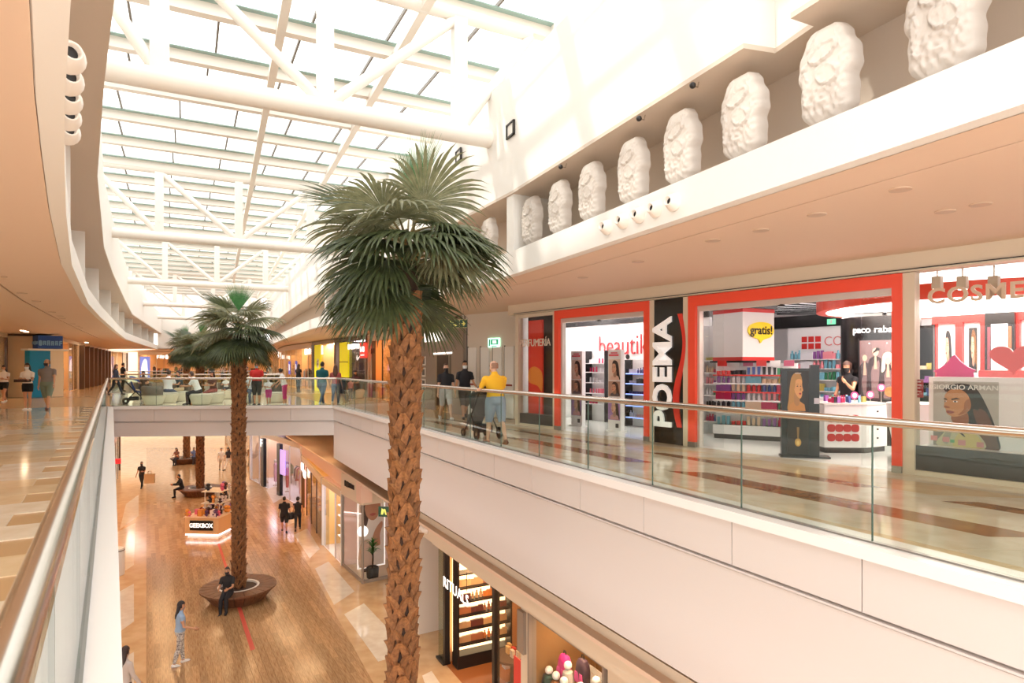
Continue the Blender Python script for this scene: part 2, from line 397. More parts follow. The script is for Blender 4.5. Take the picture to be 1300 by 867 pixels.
m = MB(); m.strip(bk2, offset(SRt,1.5), 6.75, 8.6); m.obj('clerestory', WHITE, t)
GOLD = mat('gold_reveal', (196,160,70), .35)
for z in (6.6,8.6,9.6,10.6,11.6,13.2,15,17,19): 
    x = interp(bk2, z); m = MB(); fr = Frame((x,z),(x-.44*.8,z+.8)); m.M = fr.M(); m.box(0,.62,-.02,.03,7.15,7.75); m.obj('gold_opening', GOLD, t)
m = MB(); fr = Frame((0,11.28),(-4.6,20)); m.M = fr.M(); m.box(0,.26,-.9,-.03,3.5,4.7); m.obj('pier', WHITE, t)
for u0 in (5.4,10.9,16.4):
    m = MB(); m.M = fr.M(); m.box(u0,u0+.3,-.85,-.05,3.5,4.7); m.obj('pier', WHITE, t)
# small framed vents on the wall
for px, py, Z in ((647,165,11.3),(604,198,13.4)):
    x = X4(Z); fr = Frame((x,Z),(x-.435,Z+1)); z = HT(py,Z)
    v = thing('wall_vent', 'small square dark framed vent high on the white atrium wall', 'vent', (x,Z,z), fr.rz, 'square vents on the atrium wall')
    m = MB()
    for a in ((-.17,-.13,-.13,.13),(.13,.17,-.13,.13),(-.17,.17,-.13,-.10),(-.17,.17,.10,.13)): m.box(a[0],a[1],.005,.04,a[2],a[3])
    m.obj('frame', DARKM, v); m = MB(); m.box(-.13,.13,.0,.02,-.1,.1); m.obj('grille', WHITE, v)

# ---- left upper wall
t = thing('wall_left_upper', 'curved white atrium wall with a ledge and niche on the left', None); t['kind'] = 'structure'
lout = lambda d: offset(SL, -d)
m = MB(); m.strip(SL, lout(.14), CZ-.02, 3.58); m.obj('ledge_band', WHITE, t)
m = MB(); m.strip(lout(.14), lout(.9), 3.5, 3.54); m.obj('niche_floor', WHITE, t)
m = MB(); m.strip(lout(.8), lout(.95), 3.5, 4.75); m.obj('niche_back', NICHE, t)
LW = offset(SL, .34)
m = MB()
for z0, z1, mi in ((4.65,4.70,1),(4.70,6.5,0)):
    m.cur = mi; m.strip(LW, lout(1.0), z0, z1)
m.obj('upper_wall', [WHITE, NICHE], t)
m = MB(); m.strip(lout(.5), lout(.7), 6.5, 8.6); m.obj('clerestory', WHITE, t)
for Z in (8.9,14.5,20,25.7,31,36,41,46,51,56):
    x = interp(SL,Z); x2 = interp(SL,Z+.3); fr = Frame((x,Z),(x2,Z+.3)); m = MB(); m.M = fr.M(); m.box(-.07,.07,.0,.8,3.54,4.66); m.obj('pier', WHITE, t)
# far wall above the cross gallery and closing shells
mb = MB(); mb.prism([(-33.75,60),(-24,60),(-24,60.3),(-33.75,60.3)], CZ, 8.6); struct('wall_far_upper', mb, WHITE, 'white wall closing the atrium at the far end')

# ---- skylight: purlins, glazing bars, panes
E = Vector((.889,.459)); D = Vector((-.459,.889)); P0 = Vector((LX(9.24),9.24))       # P0 on the first truss, left end
RZ = 8.42
sk = thing('skylight_roof', 'white skylight roof of glass panes on beams and dark glazing bars', None); sk['kind'] = 'structure'
def span(a):                                       # beam a bays from truss 1: left and right ends between the walls
    o = P0+D*a; l = r = None
    def hit(line):
        for p, q in zip(line, line[1:]):
            p = Vector(p); q = Vector(q); d = q-p; den = E.x*d.y-E.y*d.x
            if abs(den) < 1e-6: continue
            s = ((p.x-o.x)*d.y-(p.y-o.y)*d.x)/den; k = ((p.x-o.x)*E.y-(p.y-o.y)*E.x)/den
            if -.01 <= k <= 1.01: return s
        return None
    return o, hit(offset(SL,-.6)), hit(offset(SRt,1.4))
mp = {}
PUR = mat('purlin_white', (238,230,220), .45); PSHADE = mat('pane_shade_teal', (150,176,170), .3)
for i in range(-4, 27):
    o, l, r = span(i*2.2)
    if l is None or r is None: continue
    a = o+E*l; b_ = o+E*r; L = (b_-a).length
    m = MB(); m.bar((a.x,a.y,RZ-.14), (b_.x,b_.y,RZ-.14), .20, .30); m.obj('purlin', PUR, sk)
    lv = MB(); q = D*-.17; lv.bar((a.x+q.x,a.y+q.y,RZ-.06), (b_.x+q.x,b_.y+q.y,RZ-.06), .13, .02); lv.obj('pane_shade_strip', PSHADE, sk)  # added strip, its teal colour stands in for shading along the panes
    o2, l2, r2 = span((i+1)*2.2)
    if l2 is None or r2 is None: continue
    lo = max(l, l2)-.2; hi = min(r, r2)+.2; n = max(1, round((hi-lo)/1.45)); w = (hi-lo)/n
    key = round(w,2)
    pm = MB(); pm.box(.01,w-.01,0,2.18,0,.015); pmm = pm.mesh('pane', SKYGLASS)
    gb = MB(); gb.box(-.02,.02,0,2.2,-.05,.03); gbm = gb.mesh('glazing_bar', mat('glazing_bar',(120,112,104),.5))
    rz = math.atan2(E.y,E.x)
    for k in range(n+1):
        p = o+E*(lo+k*w)
        if k < n: inst(pmm, 'pane', sk, (p.x,p.y,RZ+.02), (0,0,rz))
        inst(gbm, 'glazing_bar', sk, (p.x,p.y,RZ), (0,0,rz))
for s0 in (2.3, 4.6):                              # two longitudinal beams
    m = MB(); a = P0+D*(-8)+E*s0; b_ = P0+D*56+E*(s0+2.5); m.bar((a.x,a.y,RZ-.32), (b_.x,b_.y,RZ-.32), .16, .16); m.obj('long_beam', PUR, sk)

# ---- trusses
CHZ, TOPZ = 5.92, 8.15
for k in range(5):
    o, l, r = span(k*13.25); l += .3; r -= .5
    t = thing('roof_truss', ('first','second','third','fourth','fifth')[k]+' white tubular roof truss counted from the tall palm', 'truss', (o.x,o.y,CHZ), math.atan2(E.y,E.x), 'tubular roof trusses')
    m = MB(); m.tube([(l,0,0),(r,0,0)], .17, 16); m.obj('bottom_chord', TRUSSW, t, smooth=True)
    m = MB(); m.tube([(l,0,TOPZ-CHZ),(r,0,TOPZ-CHZ)], .14, 12); m.obj('top_chord', TRUSSW, t, smooth=True)
    c = 3.15 if k == 0 else (l+r)/2+.1; h = TOPZ-CHZ
    ps = [c+2.45*j for j in range(-4,5) if l+.3 < c+2.45*j < r-.3]
    pm = MB(); pm.box(-.13,.13,-.1,.1,0,h); pmm = pm.mesh('post', TRUSSW)
    for p in ps: inst(pmm, 'post', t, (p,0,0))
    for p in ps:                                   # diagonals fall towards the middle post
        for q in (-1, 1):
            if (p-c)*q > .1 or abs(p-c) < .1:
                top = max(l, min(r, p+q*2.45)); m = MB(); m.tube([(p,0,.05),(top,0,h-.05)], .095, 10); m.obj('diagonal', TRUSSW, t, smooth=True)

# ---- lower level ceilings and shells
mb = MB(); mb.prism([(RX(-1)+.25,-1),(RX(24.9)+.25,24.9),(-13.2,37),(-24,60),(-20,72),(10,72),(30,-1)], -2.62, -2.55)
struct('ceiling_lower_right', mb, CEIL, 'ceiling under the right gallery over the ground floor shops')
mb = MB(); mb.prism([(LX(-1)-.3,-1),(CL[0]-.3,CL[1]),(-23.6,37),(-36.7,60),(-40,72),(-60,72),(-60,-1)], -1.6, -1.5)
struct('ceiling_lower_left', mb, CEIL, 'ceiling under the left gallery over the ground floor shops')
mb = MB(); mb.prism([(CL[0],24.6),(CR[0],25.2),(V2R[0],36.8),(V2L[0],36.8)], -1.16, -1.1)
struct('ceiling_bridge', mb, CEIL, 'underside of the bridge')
mb = MB(); mb.box(-75,32,82,82.3,FLZ,CZ+1); struct('wall_far', mb, CREAM, 'far end wall of the mall')
# ================================================================ PALMS, BENCHES, RELIEFS
def leaf_mat(name, c, c2):
    m = mat(name, c, .42, vscale=9, objvar=.22, col2=c2)
    nt = m.node_tree; b = nt.nodes['Principled BSDF']; o = nt.nodes['Material Output']; tr = nt.nodes.new('ShaderNodeBsdfTranslucent')
    tr.inputs[0].default_value = (*[x*1.3 for x in lin(c)], 1); mx = nt.nodes.new('ShaderNodeMixShader'); mx.inputs[0].default_value = .22
    nt.links.new(b.outputs[0], mx.inputs[1]); nt.links.new(tr.outputs[0], mx.inputs[2]); nt.links.new(mx.outputs[0], o.inputs[0]); return m
LEAF = leaf_mat('palm_leaf', (92,102,64), (54,64,42)); LEAFLIT = leaf_mat('palm_leaf_toplit', (148,146,112), (84,90,60)); LEAFN = leaf_mat('palm_leaf_new', (74,132,70), (50,104,54))  # highlights of the upper fronds are put into the paler leaf colour
BOOT = mat('palm_boot', (166,112,66), .75, vscale=16, objvar=.3, col2=(120,76,44), bump=.4, bscale=60)
TRUNK = mat('palm_trunk', (74,50,36), .9, vscale=20, col2=(46,32,24), bump=.6, bscale=50)
PET = mat('palm_petiole', (120,104,60), .5)
def frond_mesh(el, rnd, Lp=.72, Rf=1.06, droop=1.0, spread=125, nseg=40, m=LEAF, stiff=.55):
    mb = MB(); a = Vector((math.cos(el),0,math.sin(el))); p = Vector((.10,0,0)); pts = [p.copy()]
    for k in range(6):
        a = (a+Vector((0,0,-.075*droop))).normalized(); p = p+a*(Lp/6); pts.append(p.copy())
    mb.tube(pts, [.028,.022,.018,.016,.014,.012,.010], 6); mb.cur = 1
    b = Vector((0,1,0)); roll = rnd.uniform(-.35,.35); nrm = a.cross(b).normalized()*-1
    b = (b*math.cos(roll)+nrm*math.sin(roll)).normalized(); nrm = b.cross(a).normalized()*-1
    if nrm.z < 0: nrm = -nrm
    dphi = math.radians(2*spread)/nseg
    for s in range(nseg):
        ph = -math.radians(spread)+dphi*(s+.5); RR = Rf*(.70+.30*math.cos(ph))*rnd.uniform(.9,1.06)
        d = a*math.cos(ph)+b*math.sin(ph); q = p.copy(); st = 8; rows = []; dd = d.copy(); dr = droop*rnd.uniform(.8,1.25)
        lat = (-a*math.sin(ph)+b*math.cos(ph))
        for k in range(st+1):
            t = k/st; r = RR*t
            w = r*math.tan(dphi/2)*1.02 if t <= stiff else (RR*stiff*math.tan(dphi/2))*(1-((t-stiff)/(1-stiff))**1.5)+.0012
            rows.append((q-lat*w, q+nrm*(w*.55), q+lat*w))
            g = (.06+.50*max(0,t-.25)**1.0)*dr
            dd = (dd+Vector((0,0,-g*.55))).normalized(); q = q+dd*(RR/st)
        vs = [v for r in rows for v in r]; fs = []
        for k in range(st):
            i = k*3; fs += [(i,i+3,i+4,i+1),(i+1,i+4,i+5,i+2)]
        mb.add(vs, fs)
    return mb.mesh('frond', [PET, m])
bt = MB()
for sx in (-1,1):
    bt.loft([[(sx*x0,y0,z0),(sx*x1,y0,z0),(sx*x1,y1,z0),(sx*x0,y1,z0)][::sx] for x0,x1,y0,y1,z0 in ((.045,.150,-.04,.010,-.04),(.018,.125,-.03,.040,.09),(-.004,.075,-.01,.066,.20),(-.004,.026,.03,.105,.275))])
BOOTME = bt.mesh('leaf_boot', BOOT)
FR = {}
def frond_lib():
    rnd = random.Random(3); L = []
    for i, (el, dr, m, sp, Lp) in enumerate(((86,.10,LEAFN,34,.35),(66,1.25,LEAFLIT,120,.42),(52,1.3,LEAFLIT,128,.48),(40,1.3,LEAFLIT,130,.50),(28,1.3,LEAF,128,.52),(16,1.3,LEAFLIT,130,.55),
              (6,1.25,LEAF,130,.55),(-6,1.2,LEAF,128,.55),(-12,1.0,LEAF,124,.45),(-16,.85,LEAF,108,.36),(-20,.8,LEAF,95,.30),(40,.30,LEAF,62,.7))):
        L.append(frond_mesh(R(el), rnd, Lp=Lp, droop=dr, spread=sp, m=m))
    return L
FL = frond_lib()
def palm(loc, ztop, label, seed, scale=1.0, single=True, lean=(0,0), az0=0, clear=False):
    rnd = random.Random(seed); h = (ztop-loc[2])
    t = thing('fan_palm', label, 'palm tree', loc, az0)
    n = 24; prof = []
    def axis(z): k = z/h; return Vector((lean[0]*k, lean[1]*k, z))
    mb = MB(); rings = []
    for i in range(n+1):
        z = h*i/n; r = (.165+.03*max(0,1-z/.8))*scale; c = axis(z)
        rings.append([(c.x+r*math.cos(2*math.pi*k/14), c.y+r*math.sin(2*math.pi*k/14), z) for k in range(14)])
    mb.loft(rings); mb.obj('trunk', TRUNK, t, smooth=True)
    rows = int((h-.25)/(.165*scale)); joined = MB(); per = 5
    for i in range(rows):
        for k in range(per):
            an = 2*math.pi*(k+.5*(i%2))/per+rnd.uniform(-.12,.12)+i*.13; z = .12+i*.165*scale; c = axis(z); r = .155*scale
            M = Matrix.Translation((c.x+r*math.cos(an), c.y+r*math.sin(an), z)) @ Matrix.Rotation(an-math.pi/2,4,'Z') @ Matrix.Rotation(rnd.uniform(-.12,.08),4,'X') @ Matrix.Scale(scale*rnd.uniform(.88,1.1),4)
            if single:
                o = bpy.data.objects.new('leaf_boot', BOOTME); C.objects.link(o); o.parent = t; o.matrix_local = M
            else:
                joined.M = M; joined.add([tuple(v.co) for v in BOOTME.vertices], [tuple(p.vertices) for p in BOOTME.polygons])
    if not single: tag(joined.obj('leaf_boots', BOOT, t), kind='stuff')
    order = [0,11,1,1,2,11,2,3,2,3,4,3,4,3,5,4,5,4,6,5,6,5,7,6,7,6,8,7,8,7,9,8,9,8,9,10,9,10]
    for i, k in enumerate(order):
        an = i*2.39996+rnd.uniform(-.25,.25); c = axis(h)
        if clear and k >= 6 and math.cos(an+az0+.35) > .2: k, lift = (5,.24) if i % 2 else (4,.36)
        else: lift = 0
        z = lift+h+.82*scale-.84*scale*(i/len(order)); s = scale*rnd.uniform(.9,1.08)
        o = inst(FL[k], 'frond', t, (c.x,c.y,z), (rnd.uniform(-.12,.12),rnd.uniform(-.08,.08),an), (s,s,s))
    m = MB(); c = axis(h); m.lathe([(.17,-.1),(.15,.25),(.10,.6),(.02,.85)], 12, (c.x,c.y,h)); m.obj('crown_shaft', mat('crown_fibre',(64,48,34),.9), t, smooth=True)
    return t
x, y = AT(507, 9.3)
palm((x,y,FLZ), 2.75, 'tall fan palm with rough leaf-boot trunk rising through the atrium beside the white panelled gallery', 11, 1.0, True, (.12,0), 0.6, True)
p2 = AT(303, 21.7); palm((*p2,FLZ+.3), 2.3, 'fan palm rising from the round wooden bench where a man in black sits', 23, 1.02, False, (0,0), 2.0)
p3 = AT(254, 39.3); palm((*p3,FLZ+.3), 2.2, 'distant fan palm behind the bridge, rising from the bench next to the toy kiosk', 35, 1.05, False, (0,0), 1.0)
p4 = AT(237, 52.2); palm((*p4,FLZ+.3), 2.6, 'farthest fan palm behind the bridge, in the second round bench past the kiosk', 47, 1.15, False, (0,0), 4.0)

BWOOD = mat('bench_wood', (128,88,62), .45, vscale=10, objvar=.12, col2=(104,68,48))
def bench(loc, label, n=22):
    t = thing('round_bench', label, 'bench', loc)
    a = 2*math.pi/n*.94; R1, R0, Ri = 1.22, .84, .66
    def arc(r, z, a0=-a/2): return [(r*math.cos(a0+a*k/2), r*math.sin(a0+a*k/2), z) for k in range(3)]
    st = MB(); st.loft([arc(R0,0)+arc(R0-.05,0)[::-1], arc(R1-.02,.42)+arc(R1-.08,.42)[::-1]]); sm = st.mesh('stave', BWOOD)
    sg = MB(); sg.loft([arc(Ri,.41)+arc(R1+.01,.41)[::-1], arc(Ri,.46)+arc(R1+.01,.46)[::-1]]); gm = sg.mesh('seat_segment', BWOOD)
    for k in range(n):
        inst(sm, 'stave', t, (0,0,0), (0,0,2*math.pi*k/n)); inst(gm, 'seat_segment', t, (0,0,0), (0,0,2*math.pi*k/n))
    m = MB(); m.lathe([(R0-.06,.01),(R1-.1,.40)], 28); m.obj('core', mat('bench_core',(70,48,36),.7), t)
    m = MB(); m.lathe([(Ri+.01,.3),(Ri+.01,.47),(Ri-.06,.47),(Ri-.07,.36),(.01,.36)], 28); m.obj('planter_rim', mat('planter_white',(232,226,216),.4), t, smooth=True)
    return t
bench((*p2,FLZ), 'round wooden bench with white planter rim around the palm, man in black seated')
bench((*p3,FLZ), 'dark round bench around a palm just behind the toy kiosk')
bench((*p4,FLZ), 'farthest round bench around a palm on the ground floor')

# ---- plaster reliefs standing in the right niche
def relief_mesh():
    W_, H_, N, K = .27, .45, 48, 60
    prof = [(.30,-1),(.62,-.93),(.80,-.75),(.92,-.5),(.97,-.22),(1.0,0),(.97,.25),(.90,.5),(.76,.72),(.52,.90),(.25,.985),(.05,1.0)]
    def half(t):
        for (a,b),(c,d) in zip(prof, prof[1:]):
            if b <= t <= d: return a+(c-a)*(t-b)/(d-b)
        return .05
    def ell(x, z, cx, cz, rx, rz, an, h):
        c, s = math.cos(an), math.sin(an); u = ((x-cx)*c+(z-cz)*s)/rx; v = (-(x-cx)*s+(z-cz)*c)/rz; d = u*u+v*v
        return (h*1.5 if d > .72 else h*.8) if d < 1 else 0
    rnd = random.Random(5); nz = [[rnd.uniform(-1,1) for _ in range(40)] for _ in range(40)]
    def noise(x, z):
        fx, fz = (x+.4)*40, (z+.6)*40; i, j = int(fx)%39, int(fz)%39; u, v = fx%1, fz%1
        return (nz[i][j]*(1-u)+nz[i+1][j]*u)*(1-v)+(nz[i][j+1]*(1-u)+nz[i+1][j+1]*u)*v
    mb = MB(); rows = []
    for j in range(K+1):
        t = -1+2*j/K; z = t*H_; w = half(t)*W_*(1+.06*math.sin(7*t)+.03*math.sin(17*t+1)); row = []
        for i in range(N+1):
            s = -1+2*i/N; x = s*w; y = .17*(1-abs(s)**7)**.6*(1-abs(t)**9*.9)
            y += ell(x,z,.02,.17,.14,.07,.35,.020)+ell(x,z,.05,-.03,.11,.085,-.5,.018)+ell(x,z,-.15,-.10,.03,.16,.08,.016)+ell(x,z,-.16,.09,.03,.03,.4,.016)+ell(x,z,-.09,.30,.015,.09,-.5,.012)
            rough = .020 if t < -.3 or s > .6 else .005
            y += noise(x,z)*rough*(1-abs(s)**6)
            row.append((x,-y,z))
        rows.append(row)
    mb.loft(rows, False, False)
    mb.loft([[(x,.0,z) for x,y,z in (r[0],r[-1])] for r in rows], False, False)
    me = mb.mesh('relief', PLASTER); me.polygons.foreach_set('use_smooth', [True]*len(me.polygons)); return me
RM = relief_mesh()
frr = Frame(SRt[2], SRt[3])
rnd = random.Random(4)
Zs = [11.0,10.05,9.15,8.19,7.29,6.4,5.48,4.58,3.66]
for i, Z in enumerate(Zs):
    x = X4(Z)+.17; rz = math.atan2(.885,-.466)+math.pi*1.0
    rl = ('first','second','third','fourth','fifth','sixth','seventh','eighth','ninth')[i]+' in the niche counted from the white pier'
    o = inst(RM, 'plaster_relief', None, (x+.12,Z+.05,4.10), (0,0,rz+rnd.uniform(-.04,.04)), (1,1,1))
    tag(o, 'white plaster butterfly relief '+rl, 'sculpture', 'plaster reliefs in the right niche')
for Z in (12.6,14,15.5,17,19,21,23):
    x = X4(Z)+.3; o = inst(RM, 'plaster_relief', None, (x,Z+.05,4.10), (0,0,math.atan2(.885,-.466)+math.pi), (1,1,1))
    tag(o, 'white plaster rock relief in the niche past the white pier, half hidden by the palm', 'sculpture', 'plaster reliefs past the pier')
# ---- air nozzles
def nozzle_mesh():
    m = MB(); m.lathe([(.098,0),(.105,.012),(.10,.02),(.095,.035),(.085,.06),(.055,.125),(.05,.13),(.042,.125),(.04,.05)], 18); a = m.mesh('nozzle', mat('nozzle_white',(240,230,220),.35)); 
    a.polygons.foreach_set('use_smooth',[True]*len(a.polygons)); return a
NZ = nozzle_mesh(); k = MB(); k.lathe([(.001,.075),(.043,.075),(.043,.07)], 14); NZD = k.mesh('throat', DARKM)
def nozzles(pts, d, label, group):
    for p in pts:
        t = thing('air_nozzle', label, 'air vent', p, 0, group); t.rotation_euler = Vector(d).to_track_quat('Z','Y').to_euler()
        inst(NZ, 'nozzle_body', t); inst(NZD, 'throat', t)
pts = [(X4(Z)-.005, Z, 3.40) for Z in (8.35,8.0,7.68,7.38,7.08)]
nozzles(pts, (-.8,-.62,.02), 'round white air nozzle with dark throat in the row on the ledge band', 'air nozzles on the right ledge')
pts = [(interp(SL,Z)+.005, Z, 3.40) for Z in (3.75,4.05,4.35,4.65,4.95)]
nozzles(pts, (.75,-.62,-.02), 'round white air nozzle in the row on the curved left ledge', 'air nozzles on the left ledge')

# ---- little niche spotlights
for Z in (7.75,6.85,9.6):
    x = X4(Z)+.10; t = thing('niche_spotlight', 'tiny dark spotlight on a wire arm under the niche ceiling between the reliefs', 'spotlight', (x,Z,4.65), 0, 'niche spotlights')
    m = MB(); m.tube([(0,0,0),(-.02,-.03,-.07),(-.10,-.12,-.09)], .008, 6); m.obj('arm', STEEL, t); m = MB(); m.M = Matrix.Translation((-.10,-.12,-.09)); m.ball((0,0,0),.035,10,8); m.obj('head', DARKM, t)
# ================================================================ PERFUME SHOP
def smooth_poly(pts, n=5):
    out = []; N = len(pts)
    for i in range(N):
        p0, p1, p2, p3 = (Vector(pts[(i+k) % N]) for k in (-1,0,1,2))
        for k in range(n):
            t = k/n; out.append(tuple(.5*((2*p1)+(p2-p0)*t+(2*p0-5*p1+4*p2-p3)*t*t+(3*p1-p0-3*p2+p3)*t**3)))
    return out
def ellipse(cx, cz, rx, rz, an=0, n=20):
    return [(cx+rx*math.cos(a)*math.cos(an)-rz*math.sin(a)*math.sin(an), cz+rx*math.cos(a)*math.sin(an)+rz*math.sin(a)*math.cos(an)) for a in [2*math.pi*k/n for k in range(n)]]
_pc = {}
def pmat(c, rough=.35, emit=0):
    k = (tuple(c), rough, emit)
    if k not in _pc: _pc[k] = mat('print_%d_%d_%d_%s' % (*c, emit), c, rough, emit=emit)
    return _pc[k]
class Print:                                  # flat print: layered polygons on a board, x right 0..w, z up 0..h, facing -y
    def __init__(s): s.mb = MB(); s.m = []; s.k = 0
    def poly(s, pts, c, smooth=False, emit=0):
        if smooth: pts = smooth_poly(pts)
        m = pmat(c, emit=emit)
        if m not in s.m: s.m.append(m)
        s.mb.cur = s.m.index(m); s.k += 1; y = -.0006*s.k
        s.mb.add([(x,y,z) for x,z in pts], [tuple(range(len(pts))) if sum(pts[i][0]*pts[(i+1)%len(pts)][1]-pts[(i+1)%len(pts)][0]*pts[i][1] for i in range(len(pts))) > 0 else tuple(range(len(pts)-1,-1,-1))])
        return s
    def rect(s, x0, x1, z0, z1, c, emit=0): return s.poly([(x0,z0),(x1,z0),(x1,z1),(x0,z1)], c, emit=emit)
    def obj(s, name, parent, loc=(0,0,0)): return s.mb.obj(name, s.m, parent, loc)
def portrait(P, x, z, w, h, bg, hair, skin, top, look=-1, lip=(176,70,70), emit=0):
    X = lambda a: x+w*(.5+look*(a-.5)*-1) if look < 0 else x+w*a
    X = (lambda a: x+w*a) if look < 0 else (lambda a: x+w*(1-a)); Zz = lambda b: z+h*b
    q = lambda pts: [(X(a),Zz(b)) for a,b in pts]
    sh = tuple(int(c*.78) for c in skin)
    P.rect(x,x+w,z,z+h,bg,emit)
    P.poly(q([(.40,.93),(.62,.95),(.80,.84),(.88,.6),(.93,.30),(.97,.04),(.55,.04),(.50,.3),(.42,.6),(.30,.72)]),hair,True,emit)
    P.poly(q([(.15,.02),(.20,.18),(.42,.26),(.65,.26),(.86,.18),(.93,.02)]),top,False,emit)
    P.poly(q([(.42,.22),(.46,.45),(.66,.45),(.68,.22),(.55,.14)]),sh,True,emit)
    P.poly(q([(.34,.78),(.30,.62),(.26,.52),(.31,.49),(.31,.42),(.36,.34),(.45,.33),(.62,.45),(.68,.60),(.66,.78),(.50,.86)]),skin,True,emit)
    P.poly(q([(.34,.80),(.45,.90),(.66,.88),(.74,.70),(.70,.50),(.64,.62),(.60,.76),(.48,.80)]),hair,True,emit)
    P.poly(q([(.33,.665),(.40,.685),(.40,.672),(.33,.652)]),hair,False,emit); P.poly(q([(.47,.68),(.58,.68),(.58,.662),(.47,.665)]),hair,False,emit)
    P.poly(q([(.34,.625),(.39,.64),(.41,.62),(.37,.612)]),(40,26,24),False,emit); P.poly(q([(.48,.625),(.53,.64),(.57,.62),(.52,.61)]),(40,26,24),False,emit)
    P.poly(q([(.37,.60),(.35,.53),(.40,.51),(.42,.53)]),sh,False,emit)
    P.poly(q([(.34,.445),(.40,.465),(.46,.445),(.40,.415)]),lip,True,emit)

IW = mat('shop_white', (244,240,240), .3); IFL = mat('shop_floor', (236,232,230), .12); REDP = mat('shop_red', (214,52,48), .35)
SB = mat('shop_black', (26,24,26), .25); GREYB = mat('plinth_grey', (66,62,60), .4)
# shell of the unit
SL_ = 14.0
t = PF.thing('wall_perfume_shop', 'white interior shell of the perfume shop', None, 0); t['kind'] = 'structure'
m = MB(); m.prism([(0,0),(SL_,0),(SL_,8),(-1.9,8),(-1.9,1.5),(0,1.5)],-.02,.004); m.obj('shop_floor', IFL, t)
m = MB(); m.box(-2.0,SL_,8,8.15,0,3.4); m.obj('back_wall', IW, t)
m = MB(); m.box(-.12,0,.02,1.5,0,3.2); m.obj('side_wall', IW, t); m = MB(); m.box(-2.0,-1.9,1.5,8,0,3.2); m.obj('side_wall', IW, t); m = MB(); m.box(-2.0,0,1.42,1.5,0,3.2); m.obj('side_wall', IW, t)
m = MB(); m.box(SL_,SL_+.15,0,8,0,3.2); m.obj('side_wall', IW, t)
m = MB(); m.prism([(0,.05),(SL_,.05),(SL_,8),(-1.9,8),(-1.9,1.5),(0,1.5)],3.10,3.16); m.obj('shop_ceiling', IW, t)
m = MB(); m.box(-.3,SL_,-.10,.22,2.93,3.2); struct('trim_5', m, CREAM, 'cream beam above the perfume shop front').matrix_world = PF.M()
m = MB(); m.box(0,SL_,-.14,-.10,2.955,2.965); struct('trim_6', m, DARKM, 'dark shadow line on the cream beam').matrix_world = PF.M()
# ring ceiling
rc = PF.thing('ring_ceiling', 'black and white concentric ring ceiling inside the perfume shop', 'ceiling panel', 0,0,0)
cu, cv = 9.2, 3.6
def ring(r0, r1, z0, z1, vmin=.3, n=64):
    m = MB()
    for k in range(n):
        a, b = 2*math.pi*k/n, 2*math.pi*(k+1)/n
        q = [(cu+r*math.cos(x), cv+r*math.sin(x)) for r, x in ((r0,a),(r1,a),(r1,b),(r0,b))]
        if min(p[1] for p in q) < vmin or max(p[1] for p in q) > 7.9 or min(p[0] for p in q) < 3.4 or max(p[0] for p in q) > 13.9: continue
        m.prism(q, z0, z1)
    return m
for k in range(9):
    r = 2.95+k*.42; ring(r, r+.2, 3.03, 3.09).obj('black_ring', SB, rc); ring(r+.2, r+.42, 3.05, 3.09).obj('white_ring', mat('lit_ring',(255,250,248),.4,emit=1.6), rc)
ring(2.45,2.62,2.62,2.86).obj('red_ring', CORAL, rc); 
m = MB(); m.lathe([(2.46,2.66),(2.46,2.84),(.02,2.84)][::-1], 48, (cu,cv,0)); m.lathe([(2.46,2.64),(.02,2.64)], 48, (cu,cv,0)); m.obj('white_disc', mat('lit_disc',(255,250,246),.4,emit=2.2), rc)
LP = mat('shop_lamp', (255,246,240), .4, emit=16)
def panel_light(fr, u0, u1, v0, v1, z, label, group=None, m=LP):
    t = fr.thing('ceiling_light', label, 'ceiling light', (u0+u1)/2, (v0+v1)/2, z, 0, group); a, b = (u1-u0)/2, (v1-v0)/2
    x = MB(); x.box(-a,a,-b,b,-.03,0); x.obj('diffuser', m, t)
    x = MB(); x.box(-a-.03,-a,-b-.03,b+.03,-.04,0); x.box(a,a+.03,-b-.03,b+.03,-.04,0); x.box(-a,a,-b-.03,-b,-.04,0); x.box(-a,a,b,b+.03,-.04,0); x.obj('frame', IW, t); return t
for u in (-.9,.6,2.1,3.6): panel_light(PF, u, u+.9, 1.6, 2.5, 3.09, 'lit white ceiling panel over the beauty corner of the perfume shop', 'perfume shop ceiling panels')
for u, v in ((6.2,6.6),(8.5,7.0),(11,6.8)): panel_light(PF, u, u+1.6, v, v+.35, 3.02, 'slim lit ceiling panel near the back wall of the perfume shop', 'perfume shop rear lights')

